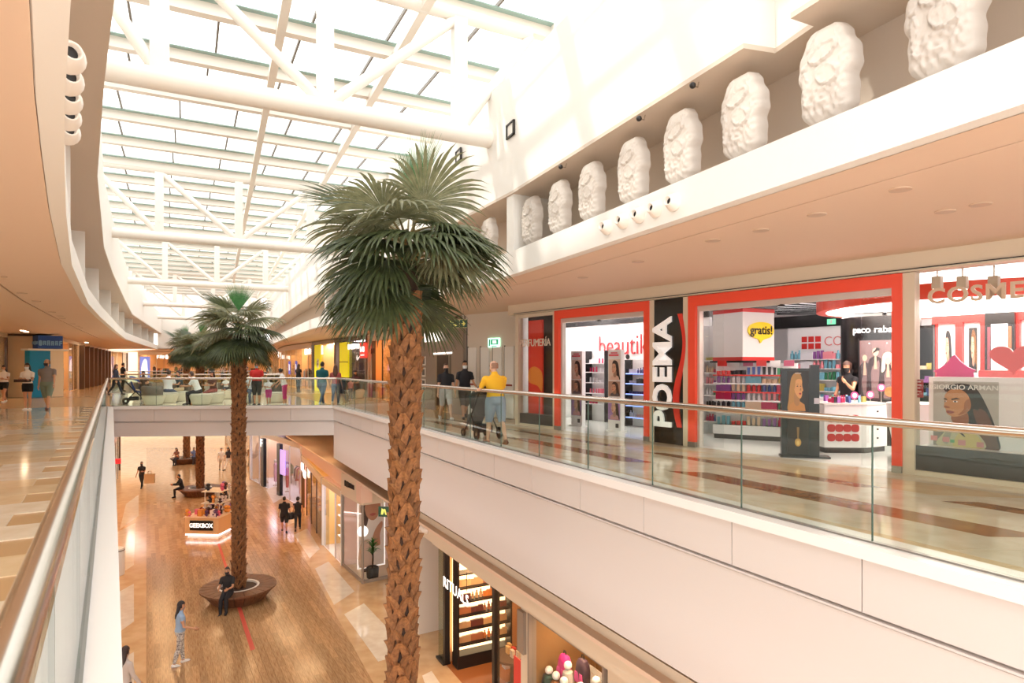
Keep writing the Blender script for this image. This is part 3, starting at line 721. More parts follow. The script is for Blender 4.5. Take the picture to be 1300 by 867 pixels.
# front
sf = PF.thing('shop_front', 'coral red framed perfume shop front with black POEMA column and glass', 'shop front', 0)
CJ = mat('jamb_cream', (222,206,184), .4)
def pr(name, x0, x1, y0, y1, z0, z1, m, parent=sf, **k):
    b = MB(); b.box(x0,x1,y0,y1,z0,z1); return b.obj(name, m, parent, **k)
H = 2.92
u1, u2, u3, u4 = PF.px(707,465)[0], PF.px(827,465)[0], PF.px(877,465)[0], PF.px(1148,465)[0]
pr('jamb', -.02,.10,-.06,.10,0,H,CJ); pr('jamb', u1-.09,u1-.0,-.06,.10,0,H,CJ); pr('jamb', u2,u2+.12,-.06,.12,0,H,CJ); pr('jamb', u3-.14,u3,-.06,.12,0,H,CJ); pr('jamb', u4,u4+.16,-.06,.12,0,H,CJ)
for a, b in ((u1,u2),(u3,u4)):
    w = .17
    f = MB(); f.box(a,a+w,-.09,.06,.1,H); f.box(b-w*.8,b,-.09,.06,.1,H); f.box(a+w,b-w*.8,-.09,.06,H-.2,H); f.obj('red_frame', CORAL, sf)
    f = MB(); f.box(a,a+w,-.10,.07,0,.1); f.box(b-w*.8,b,-.10,.07,0,.1); f.obj('frame_foot', mat('foot_grey',(150,140,130),.3,.6), sf)
    f = MB(); f.box(a+w,b-w*.8,-.02,.10,H-.30,H-.2); f.box(a+w,a+w+.05,-.02,.10,0,H-.3); f.obj('door_track', mat('door_cream',(214,204,196),.35,.3), sf)
    g = MB(); g.box(a+w+.07,a+w+.55,.03,.045,.03,H-.32); g.obj('sliding_pane', SHOPGLASS, sf)
    g = MB(); g.box(b-.62,b-.18,.03,.045,.03,H-.32); g.obj('sliding_pane', SHOPGLASS, sf)
    g = MB(); g.lathe([(.05,0),(.07,.02),(.02,.04)], 12, ((a+b)/2,-.03,H-.30-.04)); g.obj('door_sensor', DARKM, sf)
# left display window
pr('window_base', .1,u1-.09,.0,.3,0,.32,GREYB); pr('window_sill', .1,u1-.09,-.04,.0,0,.06,CJ)
pr('window_glass', .1,u1-.09,.02,.032,.32,H-.06,SHOPGLASS); pr('head', .1,u1-.09,-.04,.06,H-.08,H,CJ)
bk = pr('window_back', .1,u1-.09,.28,.31,.32,H-.05,mat('window_dark',(60,50,52),.4)); 
pr('red_drape', .22,.80,.20,.25,.32,H-.15,mat('drape_red',(246,66,50),.5))
b = MB(); b.plate(smooth_poly([(.26,1.15),(.62,1.05),(.80,.92),(.80,1.38),(.5,1.55),(.26,1.45)]),   .185,.195); b.obj('orange_graphic', mat('orange_graphic',(255,150,60),.4), sf)
l = text_mb('PERFUMERÍA', .27, .006, .0, 'LEFT', .95, .88); l.obj('lettering', mat('sign_beige',(240,222,204),.35), sf, (.12,-.02,2.16))
# POEMA column
pr('black_panel', u2+.12,u3-.14,-.05,.5,0,H,mat('panel_black',(34,34,32),.12))
l = text_mb('POEMA', .64, .02, .018, 'CENTER', 1.0, 1.06); o = l.obj('lettering', mat('sign_white',(250,246,244),.4,emit=.25), sf, ((u2+u3)/2-.12,-.08,1.42)); o.rotation_euler = (0,R(-90),0)
rb = []; rb2 = []
for k in range(25):
    z = .35+k*2.25/24; a = (u2+u3)/2+.24-.10*math.sin((z-.3)*2.75); w = .055+.02*math.sin(k*.26)
    rb.append((a-w+.05,z)); rb2.append((a+w+.05,z))
b = MB(); n = len(rb)
for k in range(n-1): b.add([(rb[k][0],-.075,rb[k][1]),(rb2[k][0],-.075,rb2[k][1]),(rb2[k+1][0],-.075,rb2[k+1][1]),(rb[k+1][0],-.075,rb[k+1][1]),
     (rb[k][0],-.05,rb[k][1]),(rb2[k][0],-.05,rb2[k][1]),(rb2[k+1][0],-.05,rb2[k+1][1]),(rb[k+1][0],-.05,rb[k+1][1])], [(0,1,2,3),(0,3,7,4),(1,5,6,2),(0,4,5,1),(3,2,6,7)])
b.obj('red_ribbon', mat('ribbon_red',(226,60,48),.3), sf)
# right display window
pr('window_base', u4+.16,SL_,-.02,.02,.07,.42,GREYB); pr('window_plinth', u4+.16,SL_,-.08,.02,0,.07,CJ); pr('window_glass', u4+.16,SL_,.0,.014,.42,H,SHOPGLASS)
pr('window_shelf', u4+.16,SL_,.02,1.0,0,.41,IW)
ll, lz = PF.px(1178,378,0); lr, _ = PF.px(1300,368,0)
l = text_mb('COSMETICA', .30, .02, .006, 'LEFT', 1.12, 1.05); l.obj('lettering', mat('sign_beige2',(214,186,160),.35), sf, (ll,-.02,HT(378,9.0)))

# spotlights in the right window
SPW = mat('spot_beige', (206,186,164), .4)
for px in (1190,1222,1262):
    u, z = PF.px(px, 358, .35); s = PF.thing('track_spotlight', 'beige box spotlight hanging inside the right shop window above the letters', 'spotlight', u,.35,z,0,'window spotlights')
    b = MB(); b.box(-.06,.06,-.06,.06,-.10,.08); b.obj('housing', SPW, s, bevel=.01); b = MB(); b.tube([(0,0,.08),(0,0,.28)], .012, 8); b.obj('stem', STEEL, s)
    b = MB(); b.box(-.045,.045,-.045,.045,-.11,-.10); b.obj('lens', pmat((255,244,230),.3,4), s)

# large fashion poster on a white box
pu0, pz1 = PF.px(1185,484,.35); pu1, pz0 = PF.px(1268,590,.35); pz0 = .43; pw, ph = pu1-pu0, HT(482,9.25)-.43
po = PF.thing('poster_box', 'white display box with a large portrait poster of a long haired woman', 'poster display', pu0, .35, .41)
b = MB(); b.box(-.06,pw+.42,.0,.35,0,ph+.06); b.obj('box', IW, po)
P = Print(); q = lambda pts: [((x-262)/476*pw, (680-y)/610*ph) for x,y in pts]
P.rect(0,pw,0,ph,(184,180,172)); P.poly(q([(262,680),(262,520),(738,480),(738,680)]),(150,142,132))
P.poly(q([(350,160),(380,110),(470,88),(560,110),(610,180),(660,300),(700,420),(735,560),(738,680),(560,680),(520,520),(500,380),(500,240)]),(44,30,26),True)
P.poly(q([(560,330),(640,330),(700,470),(730,600),(736,675),(630,675),(600,500)]),(104,62,44),True)
P.poly(q([(300,680),(340,560),(400,480),(500,440),(580,520),(640,680)]),(206,196,160),True)
P.poly(q([(420,680),(450,560),(520,500),(590,560),(620,680)]),(222,200,130),True); P.poly(q([(330,620),(380,500),(420,470),(400,560),(370,660)]),(170,166,146),True)
P.poly(q([(400,400),(430,470),(520,460),(520,360),(470,340)]),(150,92,58),True)
P.poly(q([(356,190),(350,240),(348,280),(345,315),(358,330),(362,362),(385,388),(430,400),(500,370),(540,310),(530,210),(480,150),(410,140)]),(200,140,92),True)
P.poly(q([(450,385),(520,350),(545,300),(535,230),(500,260),(490,330)]),(164,104,66),True)
P.poly(q([(352,175),(400,130),(500,150),(560,230),(560,300),(600,330),(590,200),(540,120),(470,95),(390,110)]),(40,27,24),True)
P.poly(q([(340,236),(352,228),(372,238),(370,246),(350,242)]),(44,28,24)); P.poly(q([(400,234),(440,222),(470,236),(440,236),(404,246)]),(44,28,24))
P.poly(ellipse(*q([(357,258)])[0], .014,.010),(238,226,214)); P.poly(ellipse(*q([(355,258)])[0], .008,.010),(40,28,26))
P.poly(ellipse(*q([(432,258)])[0], .030,.012),(238,226,214)); P.poly(ellipse(*q([(430,258)])[0], .012,.012),(40,28,26))
P.poly(q([(352,300),(350,316),(372,324),(392,316),(380,306)]),(168,102,66),True); P.poly(q([(364,350),(385,344),(425,356),(400,372),(368,366)]),(150,76,68),True)
P.poly(q([(440,520),(470,530),(505,580),(490,575),(462,548)]),(60,44,38),True)
for cx, cy, rr, c in ((270,610,26,(222,150,148)),(362,616,26,(222,152,150)),(410,628,16,(110,168,110)),(480,634,28,(222,156,150)),(612,640,26,(218,148,146))): P.poly(q([(cx-rr,cy-rr*.8),(cx+rr,cy-rr*.8),(cx+rr,cy+rr),(cx-rr,cy+rr)]),c)
P.obj('poster_print', po, (0,-.002,0))
l = text_mb('GIORGIO ARMANI', .098, .001, .001, 'CENTER', 1.0, 1.05); l.obj('lettering', pmat((236,232,226)), po, (pw/2,-.016,ph-.085))
# pink house, heart, salmon block, small red sign
hu, hz = PF.px(1188,480,.75); hu2, _ = PF.px(1236,480,.75); hw = hu2-hu; zb = hz-.02; zt = HT(449,8.8)-zb
hs = PF.thing('pink_cutout', 'magenta pagoda shaped cut-out standing behind the portrait poster', 'display cutout', hu,.75,zb)
b = MB(); b.plate([(0,0),(hw,0),(hw*.98,zt*.3),(hw*1.05,zt*.38),(hw*.86,zt*.5),(hw*.66,zt*.72),(hw*.5,zt),(hw*.42,zt*.9),(hw*.3,zt*.66),(hw*.10,zt*.45),(-hw*.08,zt*.34),(hw*.02,zt*.28)], 0,.04); b.obj('cutout', mat('magenta',(226,40,130),.4), hs)
pr2 = MB(); pr2.box(hw*.3,hw*.7,.0,.12,-zb+.41,0); pr2.obj('stand', IW, hs)
u, z = PF.px(1283,462,.8); ht = PF.thing('heart_cutout', 'coral heart shaped cut-out on the salmon block in the right window', 'display cutout', u,.9,1.52)
b = MB(); b.plate([(.30*(16*math.sin(a)**3)/17, .24*(13*math.cos(a)-5*math.cos(2*a)-2*math.cos(3*a)-math.cos(4*a))/17+.16) for a in [2*math.pi*k/36 for k in range(36)]], 0,.05); b.obj('heart', mat('heart_red',(226,84,78),.4), ht)
sb = PF.thing('salmon_block', 'salmon pink display block with red shelves beside the portrait poster', 'display block', PF.px(1242,480,1.05)[0],1.05,0)
b = MB(); b.box(0,2.2,0,.5,.41,1.50); b.obj('block', mat('salmon',(236,120,112),.4), sb); 
for z in (.45,.75,1.05): b = MB(); b.box(.55,2.2,-.30,0,z,z+.04); b.obj('shelf', REDP, sb)
u, z = PF.px(1165,493,.06); sg = PF.thing('notice_sign', 'small dark red notice with white lines stuck inside the window jamb', 'sign', u,.03,z)
b = MB(); b.box(-.085,.085,0,.006,-.13,.13); b.obj('board', mat('notice_red',(168,40,40),.4), sg)
P = Print()
for k, w in enumerate((.10,.12,.09,.12,.06)): P.rect(-w/2,w/2,.09-k*.045,.10-k*.045,(240,226,220))
P.obj('print', sg, (0,-.001,0))

# products: little boxes, bottles, jars
def product_meshes():
    L = []
    b = MB(); b.box(-.5,.5,-.5,.5,0,1); L.append(('boxed_cosmetic', b, .09,.05,.12))
    b = MB(); b.lathe([(.45,0),(.5,.06),(.5,.62),(.22,.74),(.22,.80),(.26,.82),(.26,1.0),(.02,1.0)], 10); L.append(('cosmetic_bottle', b, .06,.06,.15))
    b = MB(); b.lathe([(.46,0),(.5,.1),(.5,.6),(.46,.62),(.52,.64),(.52,1.0),(.02,1.0)], 10); L.append(('cream_jar', b, .08,.08,.07))
    b = MB(); b.loft([[(x*.5,y*.5,0) for x,y in ((-.8,-.8),(.8,-.8),(.8,.8),(-.8,.8))],[(x*.5,y*.5,.2) for x,y in ((-.8,-.8),(.8,-.8),(.8,.8),(-.8,.8))],[(x*.5,y*.5,1) for x,y in ((-1,-.2),(1,-.2),(1,.2),(-1,.2))]]); L.append(('cosmetic_tube', b, .055,.04,.14))
    return L
PL = product_meshes(); _pm = {}
PAL = [(236,232,236),(214,60,60),(60,130,90),(70,90,150),(186,170,90),(150,90,160),(240,150,160),(40,36,42),(120,180,200),(230,200,170),(196,40,90)]
def product(parent_frame, u, v, z, kind, c, label, group, s=1.0):
    n, b, w, d, h = PL[kind]; k = (kind, c)
    if k not in _pm: _pm[k] = b.mesh(n, pmat(c, .3))
    o = inst(_pm[k], n, None, parent_frame.w(u,v,z), (0,0,parent_frame.rz), (w*s,d*s,h*s)); return tag(o, label, 'cosmetics', group)
def shelf_row(fr, u0, u1, v, z, n, label, group, rnd, pal=PAL, kinds=(0,1,2,3), s=1.0):
    k = rnd.choice(kinds); c = rnd.choice(pal)
    for i in range(n):
        if i % 3 == 0: k = rnd.choice(kinds); c = rnd.choice(pal)
        product(fr, u0+(u1-u0)*(i+.5)/n, v, z, k, c, label, group, s*rnd.uniform(.85,1.1))
rnd = random.Random(9)

# beauty corner: back wall with big letters
bw = PF.thing('beauty_wall', 'white wall with big thin red beautik letters inside the perfume shop', 'sign wall', 0,2.7,0)
a0 = -1.88; a1 = PF.px(835,465,2.7)[0]+1.6
b = MB(); b.box(a0,a1,0,.1,0,2.75); b.obj('panel', IW, bw); b = MB(); b.box(a0,a1,-.04,0,2.75,3.08); b.obj('dark_header', SB, bw)
lu, lz = PF.px(760,436,2.7); l = text_mb('beautik', .80, .015, -.012, 'LEFT', 1.0, .80); l.obj('lettering', mat('beautik_red',(206,62,70),.4), bw, (lu,-.02,HT(437,16.2)))
su, sz = PF.px(797,453,2.7); b = MB(); b.plate(ellipse(su,sz,.07,.07),-.01,0); b.obj('logo_dot', SB, bw); su, sz = PF.px(797,462,2.7); b = MB(); b.plate(ellipse(su,sz,.07,.07),-.01,0); b.obj('logo_dot', pmat((236,130,170)), bw)
def rack(fr, u0, u1, v, zs, label, mc, group, n, glow=None, side=SB, pal=PAL, d=.3, top=None, rows_label=None, s=1.0):
    t = fr.thing('shelf_rack', label, 'shelf unit', u0, v, 0); w = u1-u0; zt = top or zs[-1]+.35
    b = MB(); b.box(0,.03,-d,0,0,zt); b.obj('side_panel', side, t); b = MB(); b.box(w-.03,w,-d,0,0,zt); b.obj('side_panel', side, t)
    b = MB(); b.box(.03,w-.03,-.03,0,0,zt); b.obj('back_panel', mc, t)
    for z in zs:
        b = MB(); b.box(.03,w-.03,-d,-.03,z-.02,z); sh = b.obj('shelf', mc if glow is None else IW, t)
        if glow: b = MB(); b.box(.04,w-.04,-d-.004,-d,z-.022,z-.006); b.obj('light_strip', glow, sh)
        shelf_row(fr, u0+.05, u1-.05, v-d*.55, z, n, rows_label, group, rnd, pal, s=s)
    return t
GLB = mat('blue_strip', (120,150,255), .4, emit=3)
rack(PF, PF.px(744,465,2.4)[0], PF.px(770,465,2.4)[0], 2.64, [.5,.8,1.1,1.4,1.65], 'white make-up rack between the two portrait totems', IW, 'make-up in the rack between the totems', 6, rows_label='small make-up item on the rack between the portrait totems', pal=[(236,232,236),(200,40,90),(40,36,42),(230,120,140)])
rack(PF, PF.px(793,465,2.0)[0], PF.px(822,465,2.0)[0], 2.3, [.25,.55,.85,1.12,1.38], 'rack with blue light strips next to the black POEMA column', IW, 'make-up in the blue lit rack', 8, GLB, rows_label='make-up item on the rack with blue light strips', pal=[(60,60,120),(200,200,230),(150,90,160),(40,36,42),(230,180,190)])
# portrait totems
def totem(px, v, label, base):
    u, _ = PF.px(px, 500, v); t = PF.thing('portrait_totem', label, 'display stand', u, v, 0.004)
    b = MB(); b.box(-.21,.21,0,.12,0,1.95); b.obj('body', IW, t); b = MB(); b.box(-.24,.24,-.05,.17,0,.03); b.obj('foot', IW, t)
    P = Print()
    portrait(P,-.19,1.22,.38,.50,(232,206,190),(48,34,32),(222,170,140),(228,190,170),-1)
    portrait(P,-.19,.84,.38,.36,(190,150,130),(70,46,36),(216,160,130),(90,80,84),-1)
    portrait(P,-.19,.28,.38,.52,(170,130,190),(60,40,40),(228,180,156),(206,150,150),-1)
    P.rect(-.16,.16,1.80,1.84,(220,70,90)); P.rect(-.10,.12,1.86,1.89,(220,70,90)); P.rect(.06,.16,.10,.2,(60,60,60))
    P.obj('print', t, (0,-.002,0)); return t
totem(732,.95,'white totem with three stacked portraits standing near the left door jamb',0); totem(780,.75,'white totem with three stacked portraits standing nearer the black POEMA column',1)

# gratis column
gu, gv = 6.95, 1.95
gx, gy = AT(957, 13.35); g = thing('hanging_sign_box', 'white square pillar box with red bands and a yellow gratis bubble', 'sign box', (gx,gy+.62,1.66), R(45-21))
b = MB(); b.box(-.45,.45,-.45,.45,.10,1.06); b.obj('panel_box', mat('box_white',(226,222,220),.4), g)
for z0, z1 in ((.02,.10),(1.06,1.14)): b = MB(); b.box(-.455,.455,-.455,.455,z0,z1); b.obj('red_band', REDP, g)
b = MB(); b.box(-.5,.5,-.5,.5,-.02,.02); b.box(-.5,.5,-.5,.5,1.14,1.2); b.obj('black_cap', SB, g)
b = MB(); b.box(-.2,.2,-.2,.2,1.2,1.42); b.obj('hanger', SB, g)
for s in (0,):
    by = MB(); by.M = Matrix.Translation((.05,-.47,.66)); by.plate(smooth_poly([(-.30,.12),(-.05,.19),(.25,.16),(.36,.02),(.28,-.12),(.06,-.19),(-.02,-.26),(-.08,-.18),(-.28,-.12),(-.37,.0)]), -.01,.02); 
    by.obj('yellow_bubble', mat('bubble_yellow',(250,214,30),.35), g)
    tx = text_mb('gratis!', .26, .004, .004, 'CENTER', 1, 1); tx2 = MB(); tx2.M = Matrix.Translation((.05,-.487,.67)); tx2.add(tx.v, tx.f); tx2.obj('lettering', SB, g)
# gondola below it: faces the camera side
GF = Frame(AT(905,13.7), (AT(905,13.7)[0]+1.55, 13.7-.95))
gd = GF.thing('product_gondola', 'white gondola shelf packed with products under the gratis box', 'shelf unit', 0,0,.004)
b = MB(); b.box(.02,1.62,.03,.5,0,.10); b.obj('plinth', GREYB, gd); b = MB(); b.box(0,1.64,0,.52,.10,.30); b.obj('base', IW, gd); b = MB(); b.box(0,1.64,.28,.50,.30,1.62); b.obj('back_panel', IW, gd)
for k, z in enumerate((.30,.66,.84,1.02,1.20,1.38)):
    b = MB(); b.box(0,1.64,.0,.28,z-.012,z); sh = b.obj('shelf', IW, gd); b = MB(); b.box(0,1.64,-.008,0,z-.03,z); b.obj('price_rail', REDP if k % 2 else IW, sh)
    shelf_row(GF, .04, 1.6, .13, z+.004, 15, 'small product packed on the white gondola under the gratis box', 'products on the gondola', rnd, s=1.25)
for k in range(6):
    b = MB(); b.box(.05+k*.27,.25+k*.27,.2,.22,1.56,1.68); b.obj('header_card', [REDP, IW, pmat((190,90,120))][k % 3], gd)
rack(PF, PF.px(886,465,2.0)[0], PF.px(908,465,2.0)[0], 2.4, [.3,.62,.9,1.16,1.42,1.7], 'white side rack seen past the left edge of the wide door', IW, 'products on the side rack', 5, side=IW, rows_label='small product on the rack just inside the wide door', top=2.5)

# black perfume totem at the threshold
tx, ty = AT(1013, 10.75); bt = thing('perfume_totem', 'black perfume totem with golden portrait standing on the shop threshold', 'display stand', (tx,ty,.004), PF.rz+R(38))
b = MB(); b.box(-.26,.26,0,.16,.02,1.52); b.obj('body', SB, bt); b = MB(); b.box(-.28,.50,-.06,.22,0,.03); b.obj('foot', SB, bt)
b = MB(); b.box(.20,.34,.02,.14,.02,1.58); b.obj('side_wing', SB, bt)
P = Print(); portrait(P,-.17,.78,.34,.70,(44,38,36),(186,140,80),(226,168,110),(196,140,80),1); P.rect(-.17,.17,.06,.76,(40,36,34))
P.poly(ellipse(0,.26,.05,.07),(206,160,80)); P.poly([(-.012,.32),(.012,.32),(.02,.52),(-.02,.52)],(150,120,80)); P.poly(ellipse(0,.25,.025,.04),(240,206,130)); P.rect(-.05,.05,1.43,1.445,(200,190,180)); P.rect(.25,.33,.92,1.02,(206,206,220))
P.obj('print', bt, (0,-.002,0))
# white counter with red squares
cx, cy = AT(1100, 11.25); ct = thing('make_up_counter', 'white make-up counter with a grid of red squares on its side', 'counter', (cx,cy,.004), R(20))
b = MB(); b.prism([(-.66,.30),(0,0),(.62,.10),(.9,1.0),(-.3,1.2)], .10,.86); b.obj('body', IW, ct); b = MB(); b.prism([(-.62,.32),(0,.04),(.60,.13),(.86,1.0),(-.3,1.16)], 0,.10); b.obj('plinth', GREYB, ct)
b = MB(); b.prism([(-.68,.29),(0,-.02),(.64,.09),(.92,1.0),(-.3,1.22)], .86,.89); b.obj('top', mat('counter_top',(226,220,214),.2), ct)
ang = math.atan2(-.30,.66)
for r in range(3):
    for c in range(4):
        f = .16+c*.19; px_, py_ = -.66+.66*f, .30-.30*f; s = MB(); s.M = Matrix.Translation((px_,py_,.62-r*.17)) @ Matrix.Rotation(ang,4,'Z')
        s.plate(smooth_poly([(-.055,-.055),(.055,-.055),(.055,.055),(-.055,.055)]), -.012, .0); s.obj('red_square', mat('square_red',(190,52,56),.3), ct)
for r in range(4):
    s = MB(); s.M = Matrix.Translation((.31,.05,.74-r*.16)) @ Matrix.Rotation(math.atan2(.10,.62),4,'Z'); s.box(-.27,.27,-.006,.0,-.07,.07); d = s.obj('drawer', IW, ct); s2 = MB(); s2.M = s.M; s2.cbox((0,-.015,0),(.03,.02,.03)); s2.obj('knob', SB, d)
CTF = Frame((cx,cy),(cx+math.cos(R(20)),cy+math.sin(R(20))))
for k in range(26): product(CTF, rnd.uniform(-.35,.5), rnd.uniform(.25,.95), .894, rnd.choice((0,1,2,3)), rnd.choice(PAL), 'small cosmetic standing on the white make-up counter', 'cosmetics on the make-up counter', .9)
for k, (px, py) in enumerate(((1085,502),(1105,501),(1119,492))):
    p = AT(px, 11.7); z = HT(py,11.7); o = thing('round_sign', 'small pink ring shaped shelf sign on the make-up counter', 'sign', (p[0],p[1],.9), 0, 'pink ring signs on the counter')
    b = MB(); b.plate(ellipse(0,z-.9,.07,.07), 0,.01); b.obj('disc', pmat((236,90,150)), o); b = MB(); b.plate(ellipse(0,z-.9,.045,.045), -.003,0); b.obj('centre', pmat((246,226,234)), o); b = MB(); b.tube([(0,.005,0),(0,.005,z-.9)], .006, 6); b.obj('stem', STEEL, o)

# round dark column with advert screen
qx, qy = AT(1117, 13.0); pc = thing('advert_column', 'dark round column with white lettering and a lit fashion advert', 'column', (qx,qy,.004), R(-31))
b = MB(); b.lathe([(.72,0),(.72,2.55),(.62,2.62),(.62,2.74),(.02,2.74)], 40); b.obj('shaft', SB, pc, smooth=True)
def wrap(mb, r, a0):                          # bend a flat print around the column
    o = MB(); o.f = mb.f; o.mi = mb.mi; o.v = [((r-y)*math.sin(x/r+a0), -(r-y)*math.cos(x/r+a0), z) for x,y,z in mb.v]; return o
tx = text_mb('paco rabanne', .185, .006, .001, 'CENTER', 1, 1.0); wrap(tx, .735, .0).obj('lettering', mat('lit_white',(255,252,250),.4,emit=1.2), pc, (0,0,2.28))
P = Print(); P.rect(-.37,.37,.90,2.10,(18,16,18)); 
for k in range(6): P.rect(-.34+k*.114,-.34+(k+1)*.114,.93,2.07,(122,96,96),.35)
P.rect(-.17,.15,2.00,2.02,(220,210,206),1)
for (hx,hz,c,s) in ((-.24,1.72,(60,50,54),.8),(-.05,1.84,(52,30,34),1.0),(.16,1.68,(46,38,40),1.05)):
    P.poly(smooth_poly([(hx-.13*s,.95),(hx-.13*s,hz-.25),(hx-.05,hz-.1),(hx+.05,hz-.1),(hx+.13*s,hz-.25),(hx+.13*s,.95)]),c,False,.2)
    P.poly(ellipse(hx,hz,.055*s,.08*s),(214,170,146),False,.3)
    P.poly([(hx-.015,hz-.08),(hx+.015,hz-.08),(hx+.03,hz-.34),(hx-.03,hz-.34)],(206,160,136),False,.3)
P.poly(smooth_poly([(.05,1.45),(.07,1.75),(.13,1.83),(.20,1.82),(.26,1.72),(.28,1.45),(.22,1.5),(.21,1.68),(.16,1.74),(.11,1.68),(.11,1.5)]),(236,220,186),False,.4)
P.poly([(-.10,1.80),(-.03,1.93),(.03,1.9),(.01,1.86),(-.08,1.86)],(30,22,24)); P.poly(ellipse(.20,1.06,.10,.10),(196,120,70),False,.3)
o = MB(); o.f = P.mb.f; o.mi = P.mb.mi; w = wrap(P.mb, .725, -.02); w.mi = P.mb.mi; w.obj('advert', P.m, pc)
P = Print(); P.rect(-.18,.2,1.72,2.10,(226,130,60),.6); P.rect(-.18,.2,1.30,1.66,(190,190,210)); P.rect(-.18,.2,.9,1.25,(200,200,214)); P.poly(ellipse(0,1.92,.10,.12),(250,180,110),False,.6)
w = wrap(P.mb, .725, .75); w.mi = P.mb.mi; w.obj('side_panel', P.m, pc)
cm = thing('dome_camera', 'small white security camera on top of the dark advert column', 'camera', (qx-.25,qy-.60,2.62)); b = MB(); b.ball((0,0,.05),.055); b.obj('dome', IW, cm, smooth=True); b = MB(); b.lathe([(.03,-.0),(.03,.08)],10); b.obj('mount', IW, cm); b = MB(); b.ball((0,-.05,.05),.02,8,5); b.obj('lens', SB, cm)

# cosmetics wall
V = 6.6
w0, w1 = PF.px(1000,465,V)[0], PF.px(1115,465,V)[0]
cw = PF.thing('cosmetics_wall', 'white wall unit headed COSMETICA with rows of products', 'wall unit', w0, V, .004); L = w1-w0
b = MB(); b.box(0,L,0,.3,0,2.62); b.obj('panel', IW, cw); b = MB(); b.box(-2,L+.5,-.02,.3,2.62,2.95); b.obj('black_band', SB, cw)
for px, py in ((1026,434),): 
    u, z = PF.px(px,py,V)
    for i in range(3):
        for j in range(2): b = MB(); b.box(u-w0-.18+i*.19,u-w0-.03+i*.19,-.012,0,z-.20+j*.19,z-.05+j*.19); b.obj('red_square', REDP, cw)
u, z = PF.px(1046,434,V); l = text_mb('COSMETICA', .36, .006, -.004, 'LEFT', 1, .92); l.obj('lettering', mat('cosm_red',(226,130,130),.4), cw, (u-w0,-.012,z))
for z in (1.75,1.5,1.2,.9,.6):
    b = MB(); b.box(.1,L-.1,-.22,0,z-.02,z); b.obj('shelf', IW, cw); shelf_row(PF, w0+.15, w1-.15, V-.12, z+.006, 20, 'small product on the white COSMETICA wall shelves', 'products on the COSMETICA wall', rnd, s=1.5)
b = MB(); b.box(.05,L-.05,-.5,0,0,.75); b.obj('cabinet', IW, cw)
ex = PF.thing('exit_sign', 'tiny green exit sign on the black band over the COSMETICA wall', 'exit sign', PF.px(1055,415,V-.06)[0], V-.05, 2.74); b = MB(); b.box(-.11,.11,0,.02,-.07,.07); b.obj('panel', pmat((120,220,170),.4,1), ex); b = MB(); b.plate([(-.03,-.05),(.02,-.05),(.03,.05),(-.02,.05)],-.004,0); b.obj('pictogram', IW, ex)
# red portal posters
def portal(px0, px1, v, label, c1, hair):
    a, b_ = PF.px(px0,465,v)[0], PF.px(px1,465,v)[0]; L = b_-a; t = PF.thing('poster_portal', label, 'display unit', a, v, .004)
    for x0, x1, z0, z1 in ((0,.07,0,2.5),(L-.07,L,0,2.5),(.07,L-.07,2.36,2.5)): 
        b = MB(); b.box(x0,x1,0,.25,z0,z1); b.obj('red_frame', REDP, t)
    b = MB(); b.box(.07,L-.07,.1,.2,0,2.36); b.obj('panel', IW, t)
    P = Print(); P.rect(.10,L-.10,1.40,2.30,(250,248,246),.3); portrait(P,.14,1.44,L-.28,.82,c1,hair,(220,170,140),(40,36,38),-1,emit=.3); P.obj('poster', t, (0,.098,0))
    for z in (1.2,.95,.7): 
        b = MB(); b.box(.07,L-.07,-.05,.1,z-.02,z); b.obj('shelf', IW, t); shelf_row(PF, a+.2, b_-.2, v+.02, z+.004, 8, 'perfume bottle on a shelf '+label[label.index('with'):] if False else 'perfume bottle on the shelves below the framed posters', 'perfumes below the posters', rnd, s=1.0)
portal(1183,1218,3.4,'red framed poster unit with a pale suited portrait',(226,222,214),(40,34,34)); portal(1216,1250,3.4,'red framed poster unit with a dark golden figure',(40,34,32),(120,80,40)); portal(1288,1330,3.4,'red framed poster unit next to the dark brand panel',(200,180,170),(60,40,36))
a, _ = PF.px(1250,465,3.3); a2, _ = PF.px(1288,465,3.3); dp = PF.thing('brand_panel', 'dark brand panel with lit glass picture between red poster units', 'display unit', a,3.3,.004); L = a2-a
b = MB(); b.box(0,L,0,.2,0,2.5); b.obj('panel', SB, dp); P = Print(); P.rect(L*.22,L*.78,1.45,2.3,(200,206,212),.5); P.rect(.04,L*.2,1.5,2.25,(120,60,70),.2); P.rect(L*.8,L-.04,1.5,2.25,(150,90,60),.2); P.rect(.1,L-.1,.6,1.15,(206,206,210)); P.obj('print', dp, (0,-.002,0))
l = text_mb('Dior', .2, .004, .002, 'CENTER'); l.obj('lettering', IW, dp, (L/2,-.008,1.30))
a, _ = PF.px(1158,465,3.2); a2, _ = PF.px(1182,465,3.2); rack(PF, a, a2, 3.6, [.5,.75,1.0,1.25,1.5], 'dark perfume rack with orange panel behind the window jamb', SB, 'perfumes in the dark rack', 6, rows_label='perfume bottle on the dark rack behind the window jamb', top=2.35)
ds = PF.thing('display_table', 'white rounded display table with dark dots behind the window jamb', 'table', PF.px(1166,540,1.5)[0],1.5,.42-.416)
b = MB(); b.lathe([(.30,0),(.34,.1),(.46,.75),(.46,.95),(.02,.95)],24); b.obj('body', IW, ds, smooth=True)
for k in range(3): b = MB(); b.ball((.0,-.43+.03*k,.78-k*.12),.02,8,6); b.obj('knob', SB, ds)
